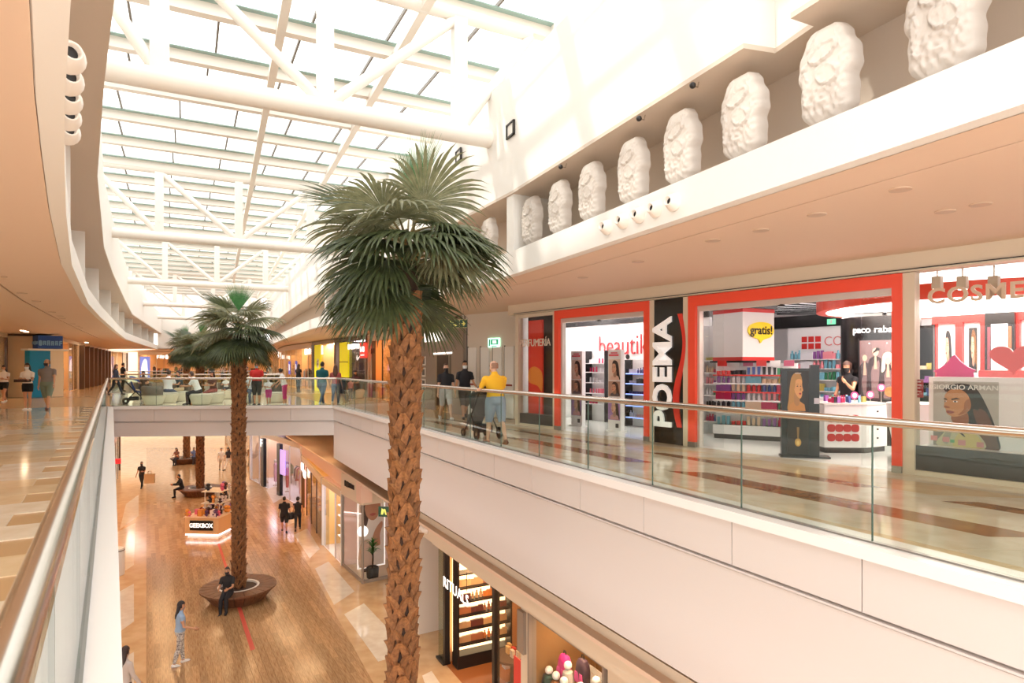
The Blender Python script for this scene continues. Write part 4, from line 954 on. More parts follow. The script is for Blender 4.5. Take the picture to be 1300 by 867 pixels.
# ================================================================ OTHER SHOPS
WARM = mat('warm_lamp', (255,216,172), .4, emit=30); COOL = mat('cool_lamp', (250,236,255), .4, emit=20); AMB = mat('amber_lamp', (255,206,150), .4, emit=26)
TAUPE = mat('taupe_panel', (150,134,120), .35); BROWN = mat('brown_frame', (92,66,48), .4)
GARM = [(40,40,46),(226,220,210),(170,60,60),(70,90,120),(214,170,90),(120,140,110),(200,150,160),(90,70,60)]
def marks(n, size, depth, sq, seed):          # illegible lit glyphs: short strokes, no readable letters
    r_ = random.Random(seed); mb = MB(); w = size*.62*sq; h = size*.36; st = size*.13
    for i in range(n):
        x0 = (i-n/2)*w+w*.12; x1 = x0+w*.72; z0 = -h*r_.uniform(.8,1); z1 = h*r_.uniform(.8,1); k = r_.randrange(4)
        if k != 1: mb.plate([(x0,z0),(x0+st,z0),(x0+st,z1),(x0,z1)], -depth, depth)
        if k in (0,2): mb.plate([(x1-st,z0),(x1,z0),(x1,z1),(x1-st,z1)], -depth, depth)
        if k in (0,3): mb.plate([(x0,z1-st),(x1,z1-st),(x1,z1),(x0,z1)], -depth, depth)
        if k in (1,2): mb.plate(smooth_poly([(x0,z0),(x1,z0),(x1,z1),(x0,z1)],3), -depth, depth)
        else: mb.plate([(x0,-st/2),(x1,-st/2),(x1,st/2),(x0,st/2)], -depth, depth)
    return mb
def letters(s, size, parent, loc, m, bold=.006, sp=1.0, sq=1.0, depth=.012, rot=None, name='lettering'):
    o = (marks(len(s), size, depth, sq, len(s)+int(size*100)) if s[0] == '#' else text_mb(s, size, depth, bold, 'CENTER', sp, sq)).obj(name if s[0] != '#' else 'sign_marks', m, parent, loc)
    if rot: o.rotation_euler = rot
    return o
LITW = mat('lit_letter', (255,250,244), .4, emit=1.3)
def shell(fr, u0, u1, z0, h, d, wall, label, lamp=WARM, n=2, fl=None, group='shop ceiling lamps', lamplabel='glowing lamp strip in the ceiling of a gallery shop'):
    t = fr.thing('wall_shop', label, None, u0, 0, z0); t['kind'] = 'structure'; w = u1-u0
    for nm, b in (('back_wall',(0,w,d,d+.1,0,h)),('side_wall',(-.06,0,.05,d,0,h)),('side_wall',(w,w+.06,.05,d,0,h))):
        m = MB(); m.box(*b); m.obj(nm, wall, t)
    m = MB(); m.box(0,w,.05,d,h,h+.06); m.obj('shop_ceiling', wall, t); m = MB(); m.box(0,w,0,d,-.02,.006); m.obj('shop_floor', fl or MARBL, t)
    for i in range(n):
        l = fr.thing('ceiling_light', lamplabel, 'ceiling light', u0+w*(i+.5)/n, d*.32, z0+h-.005, 0, group)
        m = MB(); m.box(-w/n*.3,w/n*.3,-.18,.18,-.04,0); m.obj('diffuser', lamp, l); m = MB(); m.box(-w/n*.3-.03,w/n*.3+.03,-.21,-.18,-.05,0); m.box(-w/n*.3-.03,w/n*.3+.03,.18,.21,-.05,0); m.obj('frame', WHITE, l)
    return t
def front(fr, u0, u1, z0, h, label, jamb=CREAM, head=CREAM, n=3, door=None, hh=.35, glass=SHOPGLASS, jw=.12):
    t = fr.thing('shop_front', label, 'shop front', u0, 0, z0); w = u1-u0
    m = MB(); m.box(0,jw,-.06,.12,0,h); m.obj('jamb', jamb, t); m = MB(); m.box(w-jw,w,-.06,.12,0,h); m.obj('jamb', jamb, t)
    m = MB(); m.box(jw,w-jw,-.06,.12,h-hh,h); m.obj('header', head, t)
    for i in range(n):
        if door == i: continue
        a, b = jw+(w-2*jw)*i/n, jw+(w-2*jw)*(i+1)/n
        m = MB(); m.box(a+.02,b-.02,0,.014,.05,h-hh); m.obj('glass_pane', glass, t)
        if i: m = MB(); m.box(a-.02,a+.02,-.02,.04,0,h-hh); m.obj('mullion', jamb, t)
    return t
def clothes_rail(fr, u, v, z0, w, label, group, rnd, rz=0):
    t = fr.thing('clothes_rail', label, 'clothes rail', u, v, z0+.006, rz, group)
    m = MB(); m.tube([(0,0,0),(0,0,1.35),(w,0,1.35),(w,0,0)], .02, 6); m.obj('frame', DARKM, t)
    n = int(w/.12)
    for i in range(n):
        m = MB(); x = .06+i*(w-.1)/n; l = rnd.uniform(.55,.95); m.loft([[(x-.04,-.2,1.32-l),(x+.04,-.2,1.32-l),(x+.04,.2,1.32-l),(x-.04,.2,1.32-l)],[(x-.03,-.18,1.18),(x+.03,-.18,1.18),(x+.03,.18,1.18),(x-.03,.18,1.18)],[(x-.01,-.04,1.32),(x+.01,-.04,1.32),(x+.01,.04,1.32),(x-.01,.04,1.32)]]); m.obj('garment', pmat(rnd.choice(GARM),.8), t)
    return t
def mannequin(fr, u, v, z0, c, label, group=None):
    t = fr.thing('mannequin', label, 'mannequin', u, v, z0+.006, 0, group)
    m = MB(); m.lathe([(.16,0),(.16,.02),(.02,.03),(.02,.3)], 12); m.obj('stand', STEEL, t)
    m = MB(); m.loft([[(a*.13*math.cos(x),b*.09*math.sin(x),z) for x in [2*math.pi*k/10 for k in range(10)]] for a,b,z in ((.75,.9,.28),(.9,1,.62),(1.25,1.2,.88),(.95,1,1.08),(1.25,1.2,1.30),(1.45,1.0,1.42),(.5,.6,1.50),(.4,.5,1.54))]); m.obj('dressed_body', pmat(c,.7), t, smooth=True)
    m = MB(); m.ball((0,0,1.64),(.075,.09,.115)); m.obj('head', pmat((226,214,200)), t, smooth=True); return t
rs = random.Random(21)
AMBW = mat('amber_wall', (242,208,166), .5); PINKW = mat('pink_wall', (240,206,196), .5); DARKW = mat('dark_wall', (58,52,54), .5); CREW = mat('cream_wall', (238,218,188), .5)

# ---- recess with white doors, right gallery
RW = Frame((-1.55,20.1),(.22,18.45))
t = RW.thing('wall_recess', 'pale wall of the recess with white service doors beside the perfume shop', None, 0); t['kind'] = 'structure'
m = MB(); m.box(-.1,RW.len,0,.1,0,CZ); m.obj('panel', mat('recess_wall',(226,214,200),.5), t)
for i, px in enumerate((600,616,632,647)):
    u = RW.px(px,500)[0]; d = RW.thing('door_%d' % (i+1), 'white service door leaf in the recess beside the perfume shop', None, u, -.02, 0); d['kind'] = 'structure'
    m = MB(); m.box(-.18,.19,-.02,.02,.02,2.15); m.obj('leaf', WHITE, d, bevel=.005); m = MB(); m.box(-.19,-.175,-.03,.02,0,2.18); m.obj('edge_trim', pmat((120,104,90)), d)
    m = MB(); m.bar((-.15,-.05,1.0),(.15,-.05,1.0),.03,.05); m.obj('push_bar', pmat((150,60,50)), d)
u, z = RW.px(628,435); e = RW.thing('exit_sign', 'lit pale green exit sign over the white doors beside the perfume shop', 'exit sign', u, -.03, z)
m = MB(); m.box(-.24,.24,-.02,.02,-.14,.14); m.obj('panel', mat('exit_lit',(190,250,222),.4,emit=1.6), e); P = Print(); P.rect(-.12,.2,-.06,.10,(70,176,130),.6); P.rect(-.04,.12,-.03,.07,(240,255,248),1); P.poly([(-.2,-.1),(-.15,-.1),(-.14,.1),(-.19,.1)],(70,176,130)); P.rect(-.08,.14,-.12,-.10,(70,176,130)); P.obj('pictogram', e, (0,-.022,0))
u, z = RW.px(651,464); e = RW.thing('fire_notice', 'small green notice on the recess wall beside the coral shop window', 'sign', u-.1, -.012, z); m = MB(); m.box(-.09,.09,-.006,.006,-.12,.12); m.obj('plate', pmat((50,96,60)), e); P = Print(); P.rect(-.04,.03,-.08,.08,(230,240,230)); P.obj('print', e, (0,-.008,0))
# hanging emergency exit sign
sx, sy = AT(570,17.2); sz = HT(411,17.2); e = thing('emergency_exit_sign', 'dark green hanging sign reading SALIDA DE EMERGENCIA with arrow', 'exit sign', (sx,sy,sz), R(-6))
m = MB(); m.box(-.5,.5,-.015,.015,-.11,.11); m.obj('board', mat('sign_green',(20,72,48),.3), e)
for x in (-.4,.4): m = MB(); m.tube([(x,0,.11),(x,0,CZ-sz)], .006, 6); m.obj('hanger', STEEL, e)
YG = mat('sign_yellow', (240,232,120), .4, emit=.5)
letters('SALIDA DE', .075, e, (0,-.018,.045), YG, .002, 1, 1.1, .002); letters('EMERGENCIA', .075, e, (0,-.018,-.045), YG, .002, 1, 1.1, .002)
P = Print(); P.rect(-.5,.5,.10,.11,(236,236,160)); P.rect(-.5,.5,-.11,-.10,(236,236,160)); P.rect(-.31,-.30,-.1,.1,(236,236,160)); P.rect(.29,.30,-.1,.1,(236,236,160)); P.poly([(.34,-.015),(.40,-.015),(.38,-.06),(.41,-.07),(.46,0),(.41,.07),(.38,.06),(.40,.015),(.34,.015)],(240,232,120)); P.poly([(-.42,-.08),(-.38,-.08),(-.36,0),(-.39,.07),(-.44,.02)],(240,232,120)); P.poly(ellipse(-.40,.08,.018,.018,0,10),(240,232,120)); P.obj('arrow_and_runner', e, (0,-.016,0))

# ---- right gallery beyond the recess
S1 = Frame((-6.9,31.2),(-1.55,20.1))
def upx(fr, a): return fr.px(a, 465)[0]
# taupe shop with rounded lit letters
a, b = upx(S1,527), upx(S1,590)
shell(S1, a, b, 0, 3.05, 3, DARKW, 'dark interior of the taupe fronted shop', WARM, 2)
f = front(S1, a, b, 0, 3.15, 'taupe shop front with puffy white lit letters', TAUPE, TAUPE, 4, 2, .5, SHOPGLASS, .2)
m = MB(); m.box(.2,(b-a)*.48,-.03,.02,0,2.7); m.obj('taupe_panel', TAUPE, f); m = MB(); m.box((b-a)*.78,(b-a)-.2,-.03,.02,0,2.7); m.obj('taupe_panel', TAUPE, f)
m = MB(); m.box((b-a)*.48,(b-a)*.78,-.03,.02,1.95,2.7); m.obj('taupe_panel', TAUPE, f); m = MB(); m.box((b-a)*.45,(b-a)*.80,-.06,-.03,1.98,2.04); m.obj('light_bar', LITW, f)
letters('#####', .46, f, ((b-a)*.46,-.12,2.62), LITW, .012, 1.05, 1.25, .02)
for i in range(3):
    for j in range(2): m = MB(); x = .5+j*.55; z = .75+i*.42; m.box(x,x+.4,-.06,-.03,z,z+.34); fo = m.obj('framed_photo', pmat((232,224,216)), f); m = MB(); m.box(x+.06,x+.34,-.065,-.06,z+.06,z+.28); m.obj('photo', pmat((70,60,60)), fo)
# shop behind the trunk
a, b = upx(S1,500), upx(S1,525)
shell(S1, a, b, 0, 3.05, 3, CREW, 'bright interior of the narrow shop behind the palm trunk', COOL, 2); f = front(S1, a, b, 0, 3.15, 'narrow white shop front behind the palm trunk', WHITE, WHITE, 3, 1); letters('###', .8, f, ((b-a)*.6,-.10,2.2), LITW, .02, 1, 1.1, .03)
clothes_rail(S1, a+.4, 1.2, 0, 1.2, 'clothes rail inside the narrow white shop behind the palm trunk', None, rs)
# orange shop with red square sign
a, b = upx(S1,480)-.0, upx(S1,499)
S2 = Frame((-12.8,41),(-6.9,31.2)); a0, b0 = upx(S2,468), S2.len
shell(S2, a0, b0, 0, 3.05, 3, mat('orange_wall',(240,180,112),.5), 'orange lit interior of the shop with the red square sign', AMB, 2); f = front(S2, a0, b0, 0, 3.15, 'open shop front with red square sign and orange light', CREAM, CREAM, 3, 1)
letters('##', .42, f, (.9,-.10,2.3), mat('letter_dark',(60,40,34),.4), .02)
q = S2.thing('blade_sign', 'red square sign with white letters hanging over the orange shop', 'sign', b0-.35, -.35, 2.35); m = MB(); m.box(-.42,.42,-.06,.06,-.38,.38); m.obj('sign_box', mat('blade_red',(236,70,60),.4,emit=.6), q); letters('###', .36, q, (0,-.07,.06), LITW, .01); m = MB(); m.tube([(0,0,.38),(0,0,.84)], .02, 6); m.obj('bracket', STEEL, q); P = Print(); P.rect(-.3,.3,-.26,-.20,(255,240,236),1); P.obj('strapline', q, (0,-.062,0))
mannequin(S2, b0-.8, .8, 0, (180,60,60), 'mannequin in red top inside the orange shop'); clothes_rail(S2, a0+.5, 1.5, 0, 1.0, 'clothes rail inside the orange lit shop', None, rs)
f2 = shell(S1, 0.02, upx(S1,499), 0, 3.05, 2.6, mat('orange_wall2',(240,186,120),.5), 'orange interior continuing behind the palm trunk', AMB, 1)
front(S1, 0.02, upx(S1,499), 0, 3.15, 'glass shop front with dark door behind the palm trunk', BROWN, CREAM, 2, 0)
# sneaker shop
a0, b0 = upx(S2,427), upx(S2,466); w = b0-a0
YEL = mat('yellow_panel', (246,228,20), .4, emit=.35)
shell(S2, a0, b0, 0, 3.05, 3, DARKW, 'dark interior of the sneaker shop', COOL, 2); f = front(S2, a0, b0, 0, 3.15, 'black sneaker shop front with yellow panel and white sign', TAUPE, SB, 3, 0, .2)
m = MB(); m.box(w*.12,w*.16,-.02,.06,0,2.95); m.obj('black_post', SB, f); m = MB(); m.box(w*.18,w*.48,-.10,-.04,.95,2.9); m.obj('yellow_panel', YEL, f); m = MB(); m.box(w*.18,w*.48,-.11,-.10,1.78,1.82); m.obj('seam', SB, f)
letters('##########', .36, f, (w*.66,-.12,2.62), LITW, .02, .9, .85, .03)
m = MB(); m.box(w*.5,w-.14,.05,.08,1.75,2.35); lp = m.obj('grey_sign_panel', mat('sign_grey',(92,84,92),.4), f)
sw = MB(); sw.plate(smooth_poly([(-.42,-.06),(-.30,-.17),(-.12,-.10),(.44,.16),(.0,.0),(-.22,-.05),(-.30,.02),(-.34,.10)],4), .03,.05); sw.obj('curved_emblem', LITW, f, (w*.74,0,2.05))
def shoe_mesh(c):
    m = MB(); m.loft([[(x,-.05*k,z),(x,.05*k,z),(x,.045*k,z+h),(x,-.045*k,z+h)] for x,k,z,h in ((-.14,.7,0,.10),(-.10,1,0,.12),(0,.9,0,.10),(.08,1,0,.06),(.14,.7,0,.035))]); return m
SHM = [shoe_mesh(0).mesh('sneaker', pmat(c,.5)) for c in ((240,240,240),(40,40,44),(200,60,60),(90,110,150))]
for i in range(3):
    z = .55+i*.32; r = S2.thing('wall_shelf', 'shoe shelf in the sneaker shop, tier %s' % ('lowest','middle','top')[i], 'shelf', a0+w*.42, 2.6, z); m = MB(); m.box(0,w*.55,-.2,.25,-.03,0); m.obj('board', WHITE, r); m = MB(); m.box(.1,.14,.2,.25,-.2,-.03); m.obj('bracket', STEEL, r)
    for k in range(7): tag(inst(SHM[rs.randrange(4)], 'sneaker', None, S2.w(a0+w*.45+k*.24,2.5,z+.003), (0,0,S2.rz+R(60))), 'small sneaker on the wall shelf of the dark shop', 'shoe', 'sneakers on the wall shelves')
# yellow column shop
a0, b0 = upx(S2,397), upx(S2,426); w = b0-a0
shell(S2, a0+.0, b0, 0, 3.05, 3, mat('taupe_wall',(120,104,92),.5), 'taupe interior of the shop with the yellow strip', WARM, 2); f = front(S2, a0, b0, 0, 3.15, 'taupe shop front with tall yellow strip and white football graphic', TAUPE, TAUPE, 2, 1, .2)
m = MB(); m.box(w*.16,w*.45,-.10,-.04,0,2.92); m.obj('yellow_strip', YEL, f); m = MB(); m.box(w*.03,w*.15,-.12,-.03,0,2.95); m.obj('black_strip', SB, f)
m = MB(); m.plate(ellipse(w*.33,1.75,.26,.30,0,18), -.13,-.10); fb = m.obj('football_graphic', pmat((250,246,240)), f)
for dx, dz in ((-.12,.12),(.1,.15),(0,-.03),(-.15,-.1),(.14,-.06)): m = MB(); m.plate(ellipse(w*.33+dx,1.75+dz,.045,.05,0,6), -.135,-.13); m.obj('football_patch', SB, fb)
m = MB(); m.box(w*.5,w*.56,-.14,-.1,2.3,2.85); m.obj('white_sign', LITW, f)
# orange shops farther along
S3 = Frame((-18,50),(-12.8,41)); w = S3.len; shell(S3, 0, w, 0, 3.05, 4, AMBW, 'amber lit interior of the shop with blue posters', AMB, 3); f = front(S3, 0, w, 0, 3.15, 'amber lit glass shop front with blue sale posters', CREAM, CREAM, 5, 3)
letters('#####', .55, f, (w*.82,-.1,2.55), LITW, .02)
for k, u in enumerate((w*.18,w*.42)):
    m = MB(); m.box(u-.35,u+.35,-.03,-.01,.95,1.95); po_ = m.obj('blue_poster', pmat((70,80,190),.4,.4), f); P = Print(); P.poly([(u-.2,1.2),(u+.22,1.3),(u+.1,1.7),(u-.25,1.75)],(240,240,250),emit=.5); P.obj('poster_print', po_, (0,-.031,0))
for k in range(3): clothes_rail(S3, .8+k*2.6, 1.4, 0, 1.6, 'clothes rail inside the amber shop with blue posters', 'rails in the amber shop', rs)
S4 = Frame((-25,66),(-18,50)); w = S4.len; shell(S4, 0, w, 0, 3.05, 4, AMBW, 'amber lit interior of the far right shop', AMB, 4); f = front(S4, 0, w, 0, 3.15, 'long amber lit shop front near the far end of the right gallery', CREAM, CREAM, 8, 4); letters('####', .6, f, (w*.6,-.1,2.6), LITW, .02)
for k in range(4): clothes_rail(S4, 1+k*4, 1.4, 0, 2.0, 'clothes rail inside the far right amber shop', 'rails in the far right shop', rs)
# far end shops
S5 = Frame((-40.6,68.4),(-24.5,66.2)); w = S5.len; n = 3
for i in range(n):
    u0, u1_ = w*i/n, w*(i+1)/n; L = u1_-u0
    shell(S5, u0, u1_, 0, 3.05, 4, AMBW if i != 1 else CREW, 'warm lit interior of a shop on the far end wall', AMB, 3)
    f = front(S5, u0, u1_, 0, 3.15, ('warm shop front with white and blue figure poster at the far end','open warm shop front in the middle of the far end','warm shop front with dark doorway at the far right end')[i], CREAM, CREAM, 5, 3)
    letters(('####','######','#######')[i], .55, f, (L*.55,-.1,2.55), LITW, .02)
    if i == 0: P = Print(); P.rect(.3,1.5,.3,2.6,(120,140,230),.5); P.poly(smooth_poly([(.5,.4),(.5,1.6),(.8,2.3),(1.1,2.2),(1.2,1.4),(1.2,.4)]),(240,236,250),emit=.8); P.obj('figure_poster', f, (0,-.08,0))
    if i == 2: m = MB(); m.box(.2,.7,-.09,-.06,0,2.7); m.obj('dark_door', BROWN, f)
    for k in range(2): clothes_rail(S5, u0+.8+k*2.4, 1.6, 0, 1.7, 'clothes rail in a warm shop on the far end wall', 'rails in the far end shops', rs)
    for k in range(2): mannequin(S5, u0+1.4+k*2.6, .7, 0, rs.choice(GARM), 'dressed mannequin in the windows of the far end shops', 'mannequins in the far end windows')
# ---- left gallery shops
LFR = [Frame(LF[i],LF[i+1]) for i in range(len(LF)-1)]
A1 = Frame(LF[1],LF[2]); w = A1.len
shell(A1, 0, w, 0, 3.05, 5, CREW, 'bright interior of the near left shop', WARM, 3); f = front(A1, 0, w, 0, 3.2, 'long glass shop front at the near end of the left gallery', BROWN, CREAM, 6, None, .2, glass_mat('mirror_glass',(.85,.86,.85),.22), .06)
for k in range(3): clothes_rail(A1, 2+k*3, 2, 0, 1.8, 'clothes rail in the near left glass shop', 'rails in the near left shop', rs)
A2 = Frame(LF[2],LF[3]); w = A2.len
shell(A2, 0, w, 0, 3.05, 5, CREW, 'bright interior of the shop beside the blue column', WARM, 3); f = front(A2, 0, w, 0, 3.2, 'glass shop front with brown posts beside the blue column', BROWN, CREAM, 6, 4, .2, glass_mat('mirror_glass',(.85,.86,.85),.22), .06)
clothes_rail(A2, 2, 2, 0, 2, 'clothes rail in the shop left of the blue column', None, rs); mannequin(A2, 9.5, .9, 0, (230,220,210), 'pale dressed mannequin in the shop next to the blue column'); mannequin(A2, 11, .9, 0, (60,60,66), 'dark dressed mannequin in the shop next to the blue column')
bcx, bcy = AT(51,32.0); bc = thing('blue_column', 'bright blue shop pillar with blue sign box on a white shelf', 'column', (bcx,bcy,0), math.atan2(10.8,-6.3)-R(62))
m = MB(); m.box(-.55,.35,-.25,.3,0,2.35); m.obj('shaft', mat('blue_shaft',(0,136,190),.3), bc); m = MB(); m.box(.35,.95,-.22,.3,0,2.35); m.obj('cream_side', CREW, bc); m = MB(); m.box(-.7,1.1,-.45,.35,2.35,2.44); m.obj('shelf', WHITE, bc)
m = MB(); m.box(-.25,.85,-.40,.2,2.46,3.12); m.obj('sign_box', mat('sign_blue',(38,84,170),.35), bc); letters('#####', .26, bc, (-.262,-.10,2.74), pmat((150,200,240)), .004, .95, .8, rot=(0,0,R(-90))); letters('######', .36, bc, (.30,-.412,2.74), pmat((150,200,240)), .004, .95, .8)
A3 = Frame((-23.9,32.6),LF[4]); w = A3.len
shell(A3, 0, w, 0, 3.05, 5, AMBW, 'amber interior of the left shop before the wooden posts', AMB, 3); f = front(A3, 0, w, 0, 3.2, 'amber lit glass shop front before the dark wooden posts', CREAM, CREAM, 5, 2, .2)
for k in range(3): clothes_rail(A3, 1.5+k*4, 1.6, 0, 2, 'clothes rail in the left amber shop', 'rails in the left amber shop', rs); mannequin(A3, 3+k*4, .8, 0, rs.choice(GARM), 'dressed mannequin in the left amber shop', 'mannequins in the left amber shop')
A4 = Frame(LF[4],LF[5]); w = A4.len
shell(A4, 0, w, 0, 3.05, 5, AMBW, 'amber interior behind the dark wooden posts', AMB, 4); f = front(A4, 0, w, 0, 3.2, 'shop front with a row of dark wooden posts on the left gallery', BROWN, CREAM, 1, 0, .2)
for k in range(8): m = MB(); u = .15+k*(w-.3)/7; m.box(u-.16,u+.16,-.35,.1,0,3.0); m.obj('wooden_post', BROWN, f)
for k in range(3): clothes_rail(A4, 2+k*5, 1.6, 0, 2.5, 'clothes rail behind the dark wooden posts', 'rails behind the wooden posts', rs)
A5 = Frame(LF[5],LF[6]); w = A5.len; shell(A5, 0, w, 0, 3.05, 5, CREW, 'bright interior of the last shop on the left gallery', WARM, 2); front(A5, 0, w, 0, 3.2, 'last glass shop front on the left gallery', BROWN, CREAM, 4, 2, .2)
mannequin(A5, 3, .8, 0, (70,90,160), 'mannequin in blue in the last left shop window')
# ================================================================ GROUND FLOOR
LH = 3.05; LT = -2.62
# --- home fragrance shop and sports window under the right gallery
Q = Frame((-2.05,17.45),(-2.05+.518*14,17.45-14))
def ux(px, v=0): return Q.px(px, 700, v)[0]
WL = mat('warm_white', (255,232,196), .4); SHBK = mat('rit_black', (30,26,24), .4)
t = Q.thing('trim_7', 'cream beam over the ground floor shop fronts', None, 0, 0, 0); t['kind'] = 'structure'
m = MB(); m.box(-.3,Q.len,-.06,.5,-3.42,-2.62); m.obj('beam', CREAM, t); m = MB(); m.box(-.3,Q.len,-.09,-.06,-3.02,-3.0); m.obj('shadow_line', pmat((120,96,76)), t); m = MB(); m.box(-.3,Q.len,-.55,-.06,-3.0,-2.40); m.obj('upper_beam', CREAM, t)
ra, rb, rc_, rd_ = ux(566), ux(628), ux(664), ux(672)
r0, r1 = ra-.1, rc_
shell(Q, r0, r1, FLZ, LH, 2.6, mat('rit_wall',(214,170,120),.5), 'warm interior of the home fragrance shop', WARM, 2, mat('rit_floor',(170,104,60),.2), 'home fragrance shop lamps', 'glowing lamp strip in the home fragrance shop ceiling')
f = Q.thing('shop_front', 'black framed home fragrance shop front with hanging RITUALS letters', 'shop front', r0, 0, FLZ)
for a, b in ((0,.14),(rb-r0-.06,rb-r0+.06)): m = MB(); m.box(a,b,-.04,.1,0,LH); m.obj('black_post', SHBK, f)
m = MB(); m.box(-.35,0,-.04,.10,0,LH); m.obj('glass_side', glass_mat('tint_glass',(.75,.8,.72),.05), f); m = MB(); m.box(-.40,.14,-.1,.12,0,.06); m.obj('black_sill', SHBK, f)
m = MB(); m.box(rb-r0+.06,r1-r0,.0,.014,.02,LH); m.obj('glass_pane', SHOPGLASS, f)
lu0, lu1 = ux(567,-.15), ux(600,-.15)
letters('RITUALS', .38, f, ((lu0+lu1)/2-r0+.12,-.3,2.46), LITW, .0, 1.08, 1.08, .006)
for x in (-.6,.6): m = MB(); m.tube([((lu0+lu1)/2-r0+x,-.2,2.6),((lu0+lu1)/2-r0+x,-.2,LH)], .008, 6); m.obj('hanger', SHBK, f)
# lit shelf wall
sv = 0; s0, s1 = 0, 1.62; SF = Frame(Q.w(r0+.52,.16)[:2], Q.w(r0+.52,2.4)[:2])
sh = SF.thing('lit_shelf_wall', 'black shelf wall with glowing backs full of fragrance boxes', 'shelf unit', s0, sv, FLZ+.006); w = s1-s0
m = MB(); m.box(0,w,.32,.36,.35,2.85); m.obj('glowing_back', mat('shelf_glow',(255,214,160),.5,emit=2.6), sh); m = MB(); m.box(0,w,-.02,.36,0,.34); m.obj('base_box', SHBK, sh)
for x in (0,w-.05): m = MB(); m.box(x,x+.05,-.02,.34,.34,2.9); m.obj('upright', SHBK, sh)
m = MB(); m.box(w*.68,w*.68+.04,0,.32,1.75,2.6); m.obj('divider', SHBK, sh)
RP = [(236,190,130),(230,140,70),(244,224,190),(190,120,80),(214,170,120),(120,70,60)]
for k, zz in enumerate((.62,1.0,1.38,1.75,2.12,2.5)):
    m = MB(); m.box(.05,w-.05,-.02,.32,zz-.035,zz); m.obj('shelf', SHBK, sh)
    if k < 5: shelf_row(SF, s0+.08, s1-.1, sv+.14, FLZ+.012+zz, 12, 'fragrance box on the glowing shelf wall of the ground floor shop', 'fragrance boxes on the glowing shelves', rs, RP, (0,1,0), 1.35)
b = Q.thing('paper_bag', 'white paper bags standing at the foot of the glowing shelf wall', 'bag', r0+1.0, 1.35, FLZ+.008); m = MB(); m.box(-.1,.1,-.07,.07,0,.38); m.obj('bag_body', pmat((236,226,216)), b); m = MB(); m.tube([(-.05,0,.38),(-.03,0,.5),(.03,0,.5),(.05,0,.38)], .006, 6); m.obj('handle', pmat((200,180,160)), b)
# inner table with boxes and plant wall
tb = Q.thing('display_table', 'dark wooden table with boxes behind the glass of the fragrance shop', 'table', ux(648,1.0), 1.1, FLZ+.006)
m = MB(); m.lathe([(.45,.70),(.5,.72),(.5,.78),(.02,.78)], 20); m.obj('top', BROWN, tb); m = MB(); m.lathe([(.25,0),(.10,.1),(.10,.70)], 14); m.obj('pedestal', BROWN, tb)
for k in range(5): product(Q, ux(648,1.0)-.25+k*.12, 1.1-.1*(k%2), FLZ+.79, 0, rs.choice([(220,60,50),(236,190,120),(240,220,190)]), 'gift box on the round dark table in the fragrance shop', 'gift boxes on the dark table', 1.5)
pw_ = Q.thing('picture_board', 'dark hanging board with green and amber boxes in the fragrance shop', 'display board', ux(655,1.7), 2.2, FLZ+1.2)
m = MB(); m.box(-.3,.5,0,.05,0,1.3); m.obj('board', BROWN, pw_)
for k in range(9): m = MB(); m.box(-.2+(k%3)*.22,-.04+(k%3)*.22,-.06,0,.1+(k//3)*.38,.36+(k//3)*.38); m.obj('box', pmat([(60,170,110),(240,200,150),(236,140,60)][k%3]), pw_)
rbn = Q.thing('red_banner', 'tall red banner with white text beside the cream pillar of the fragrance shop', 'banner', rc_-.18, -.03, FLZ); m = MB(); m.box(-.16,.16,-.01,.01,.4,1.9); m.obj('sheet', mat('banner_red',(226,66,56),.5), rbn); P = Print()
for k in range(6): P.rect(-.10,.06+.04*(k%2),1.3-k*.13,1.34-k*.13,(250,226,216))
P.obj('print', rbn, (0,-.011,0)); m = MB(); m.tube([(0,0,1.9),(0,0,3.0)], .006, 6); m.obj('cord', STEEL, rbn)
pil = Q.thing('shop_pillar', 'cream pillar with dark bracket between the fragrance shop and sports window', 'pillar', rc_, 0, FLZ); m = MB(); m.box(0,rd_-rc_+.02,-.05,.4,0,LH); m.obj('shaft', CREAM, pil); m = MB(); m.box(-.02,.24,-.13,-.05,2.15,3.0); m.obj('bracket', TAUPE, pil)
# sports window
w0, w1 = rd_+.03, ux(770)
shell(Q, w0, w1, FLZ, LH, 1.6, mat('cork_wall',(150,110,66),.6), 'cork lined sports shop window', WARM, 1, WHITE, 'sports window lamps', 'lamp strip over the sports shop window')
f = front(Q, w0, w1, FLZ, LH, 'glass sports shop window with thin dark frame', TAUPE, TAUPE, 1, None, .04, SHOPGLASS, .05)
sl = Q.thing('slat_wall', 'white slatted display board behind the backpacks', 'display board', w0+.1, 1.3, FLZ+.8)
for k in range(7): m = MB(); m.box(0,w1-w0-.2,0,.03,k*.14,k*.14+.12); m.obj('slat', WHITE, sl)
def backpack(u, v, z, c, c2, label, rz=0):
    t = Q.thing('backpack', label, 'backpack', u, v, z, rz)
    m = MB(); m.loft([[(a*.16*math.copysign(abs(math.cos(x))**.6,math.cos(x)), b_*.10*math.copysign(abs(math.sin(x))**.6,math.sin(x)), zz) for x in [2*math.pi*k/16 for k in range(16)]] for a,b_,zz in ((.8,.7,0),(1,1,.06),(1.02,1.05,.25),(.95,.9,.38),(.7,.6,.47),(.2,.2,.50))]); m.obj('pack', pmat(c,.6), t, smooth=True)
    m = MB(); m.loft([[(a*.12*math.cos(x), -.10-.04*s_*abs(math.sin(x/2+.8)), zz) for x in [math.pi+math.pi*k/6 for k in range(7)]]+[(.12*a,-.06,zz),(-.12*a,-.06,zz)] for a,s_,zz in ((.9,.8,.04),(1,1,.12),(.9,.8,.24))]); m.obj('pocket', pmat(c2,.6), t)
    m = MB(); m.tube([(-.04,0,.49),(-.03,0,.56),(.03,0,.56),(.04,0,.49)], .012, 6); m.obj('grab_loop', SHBK, t); return t
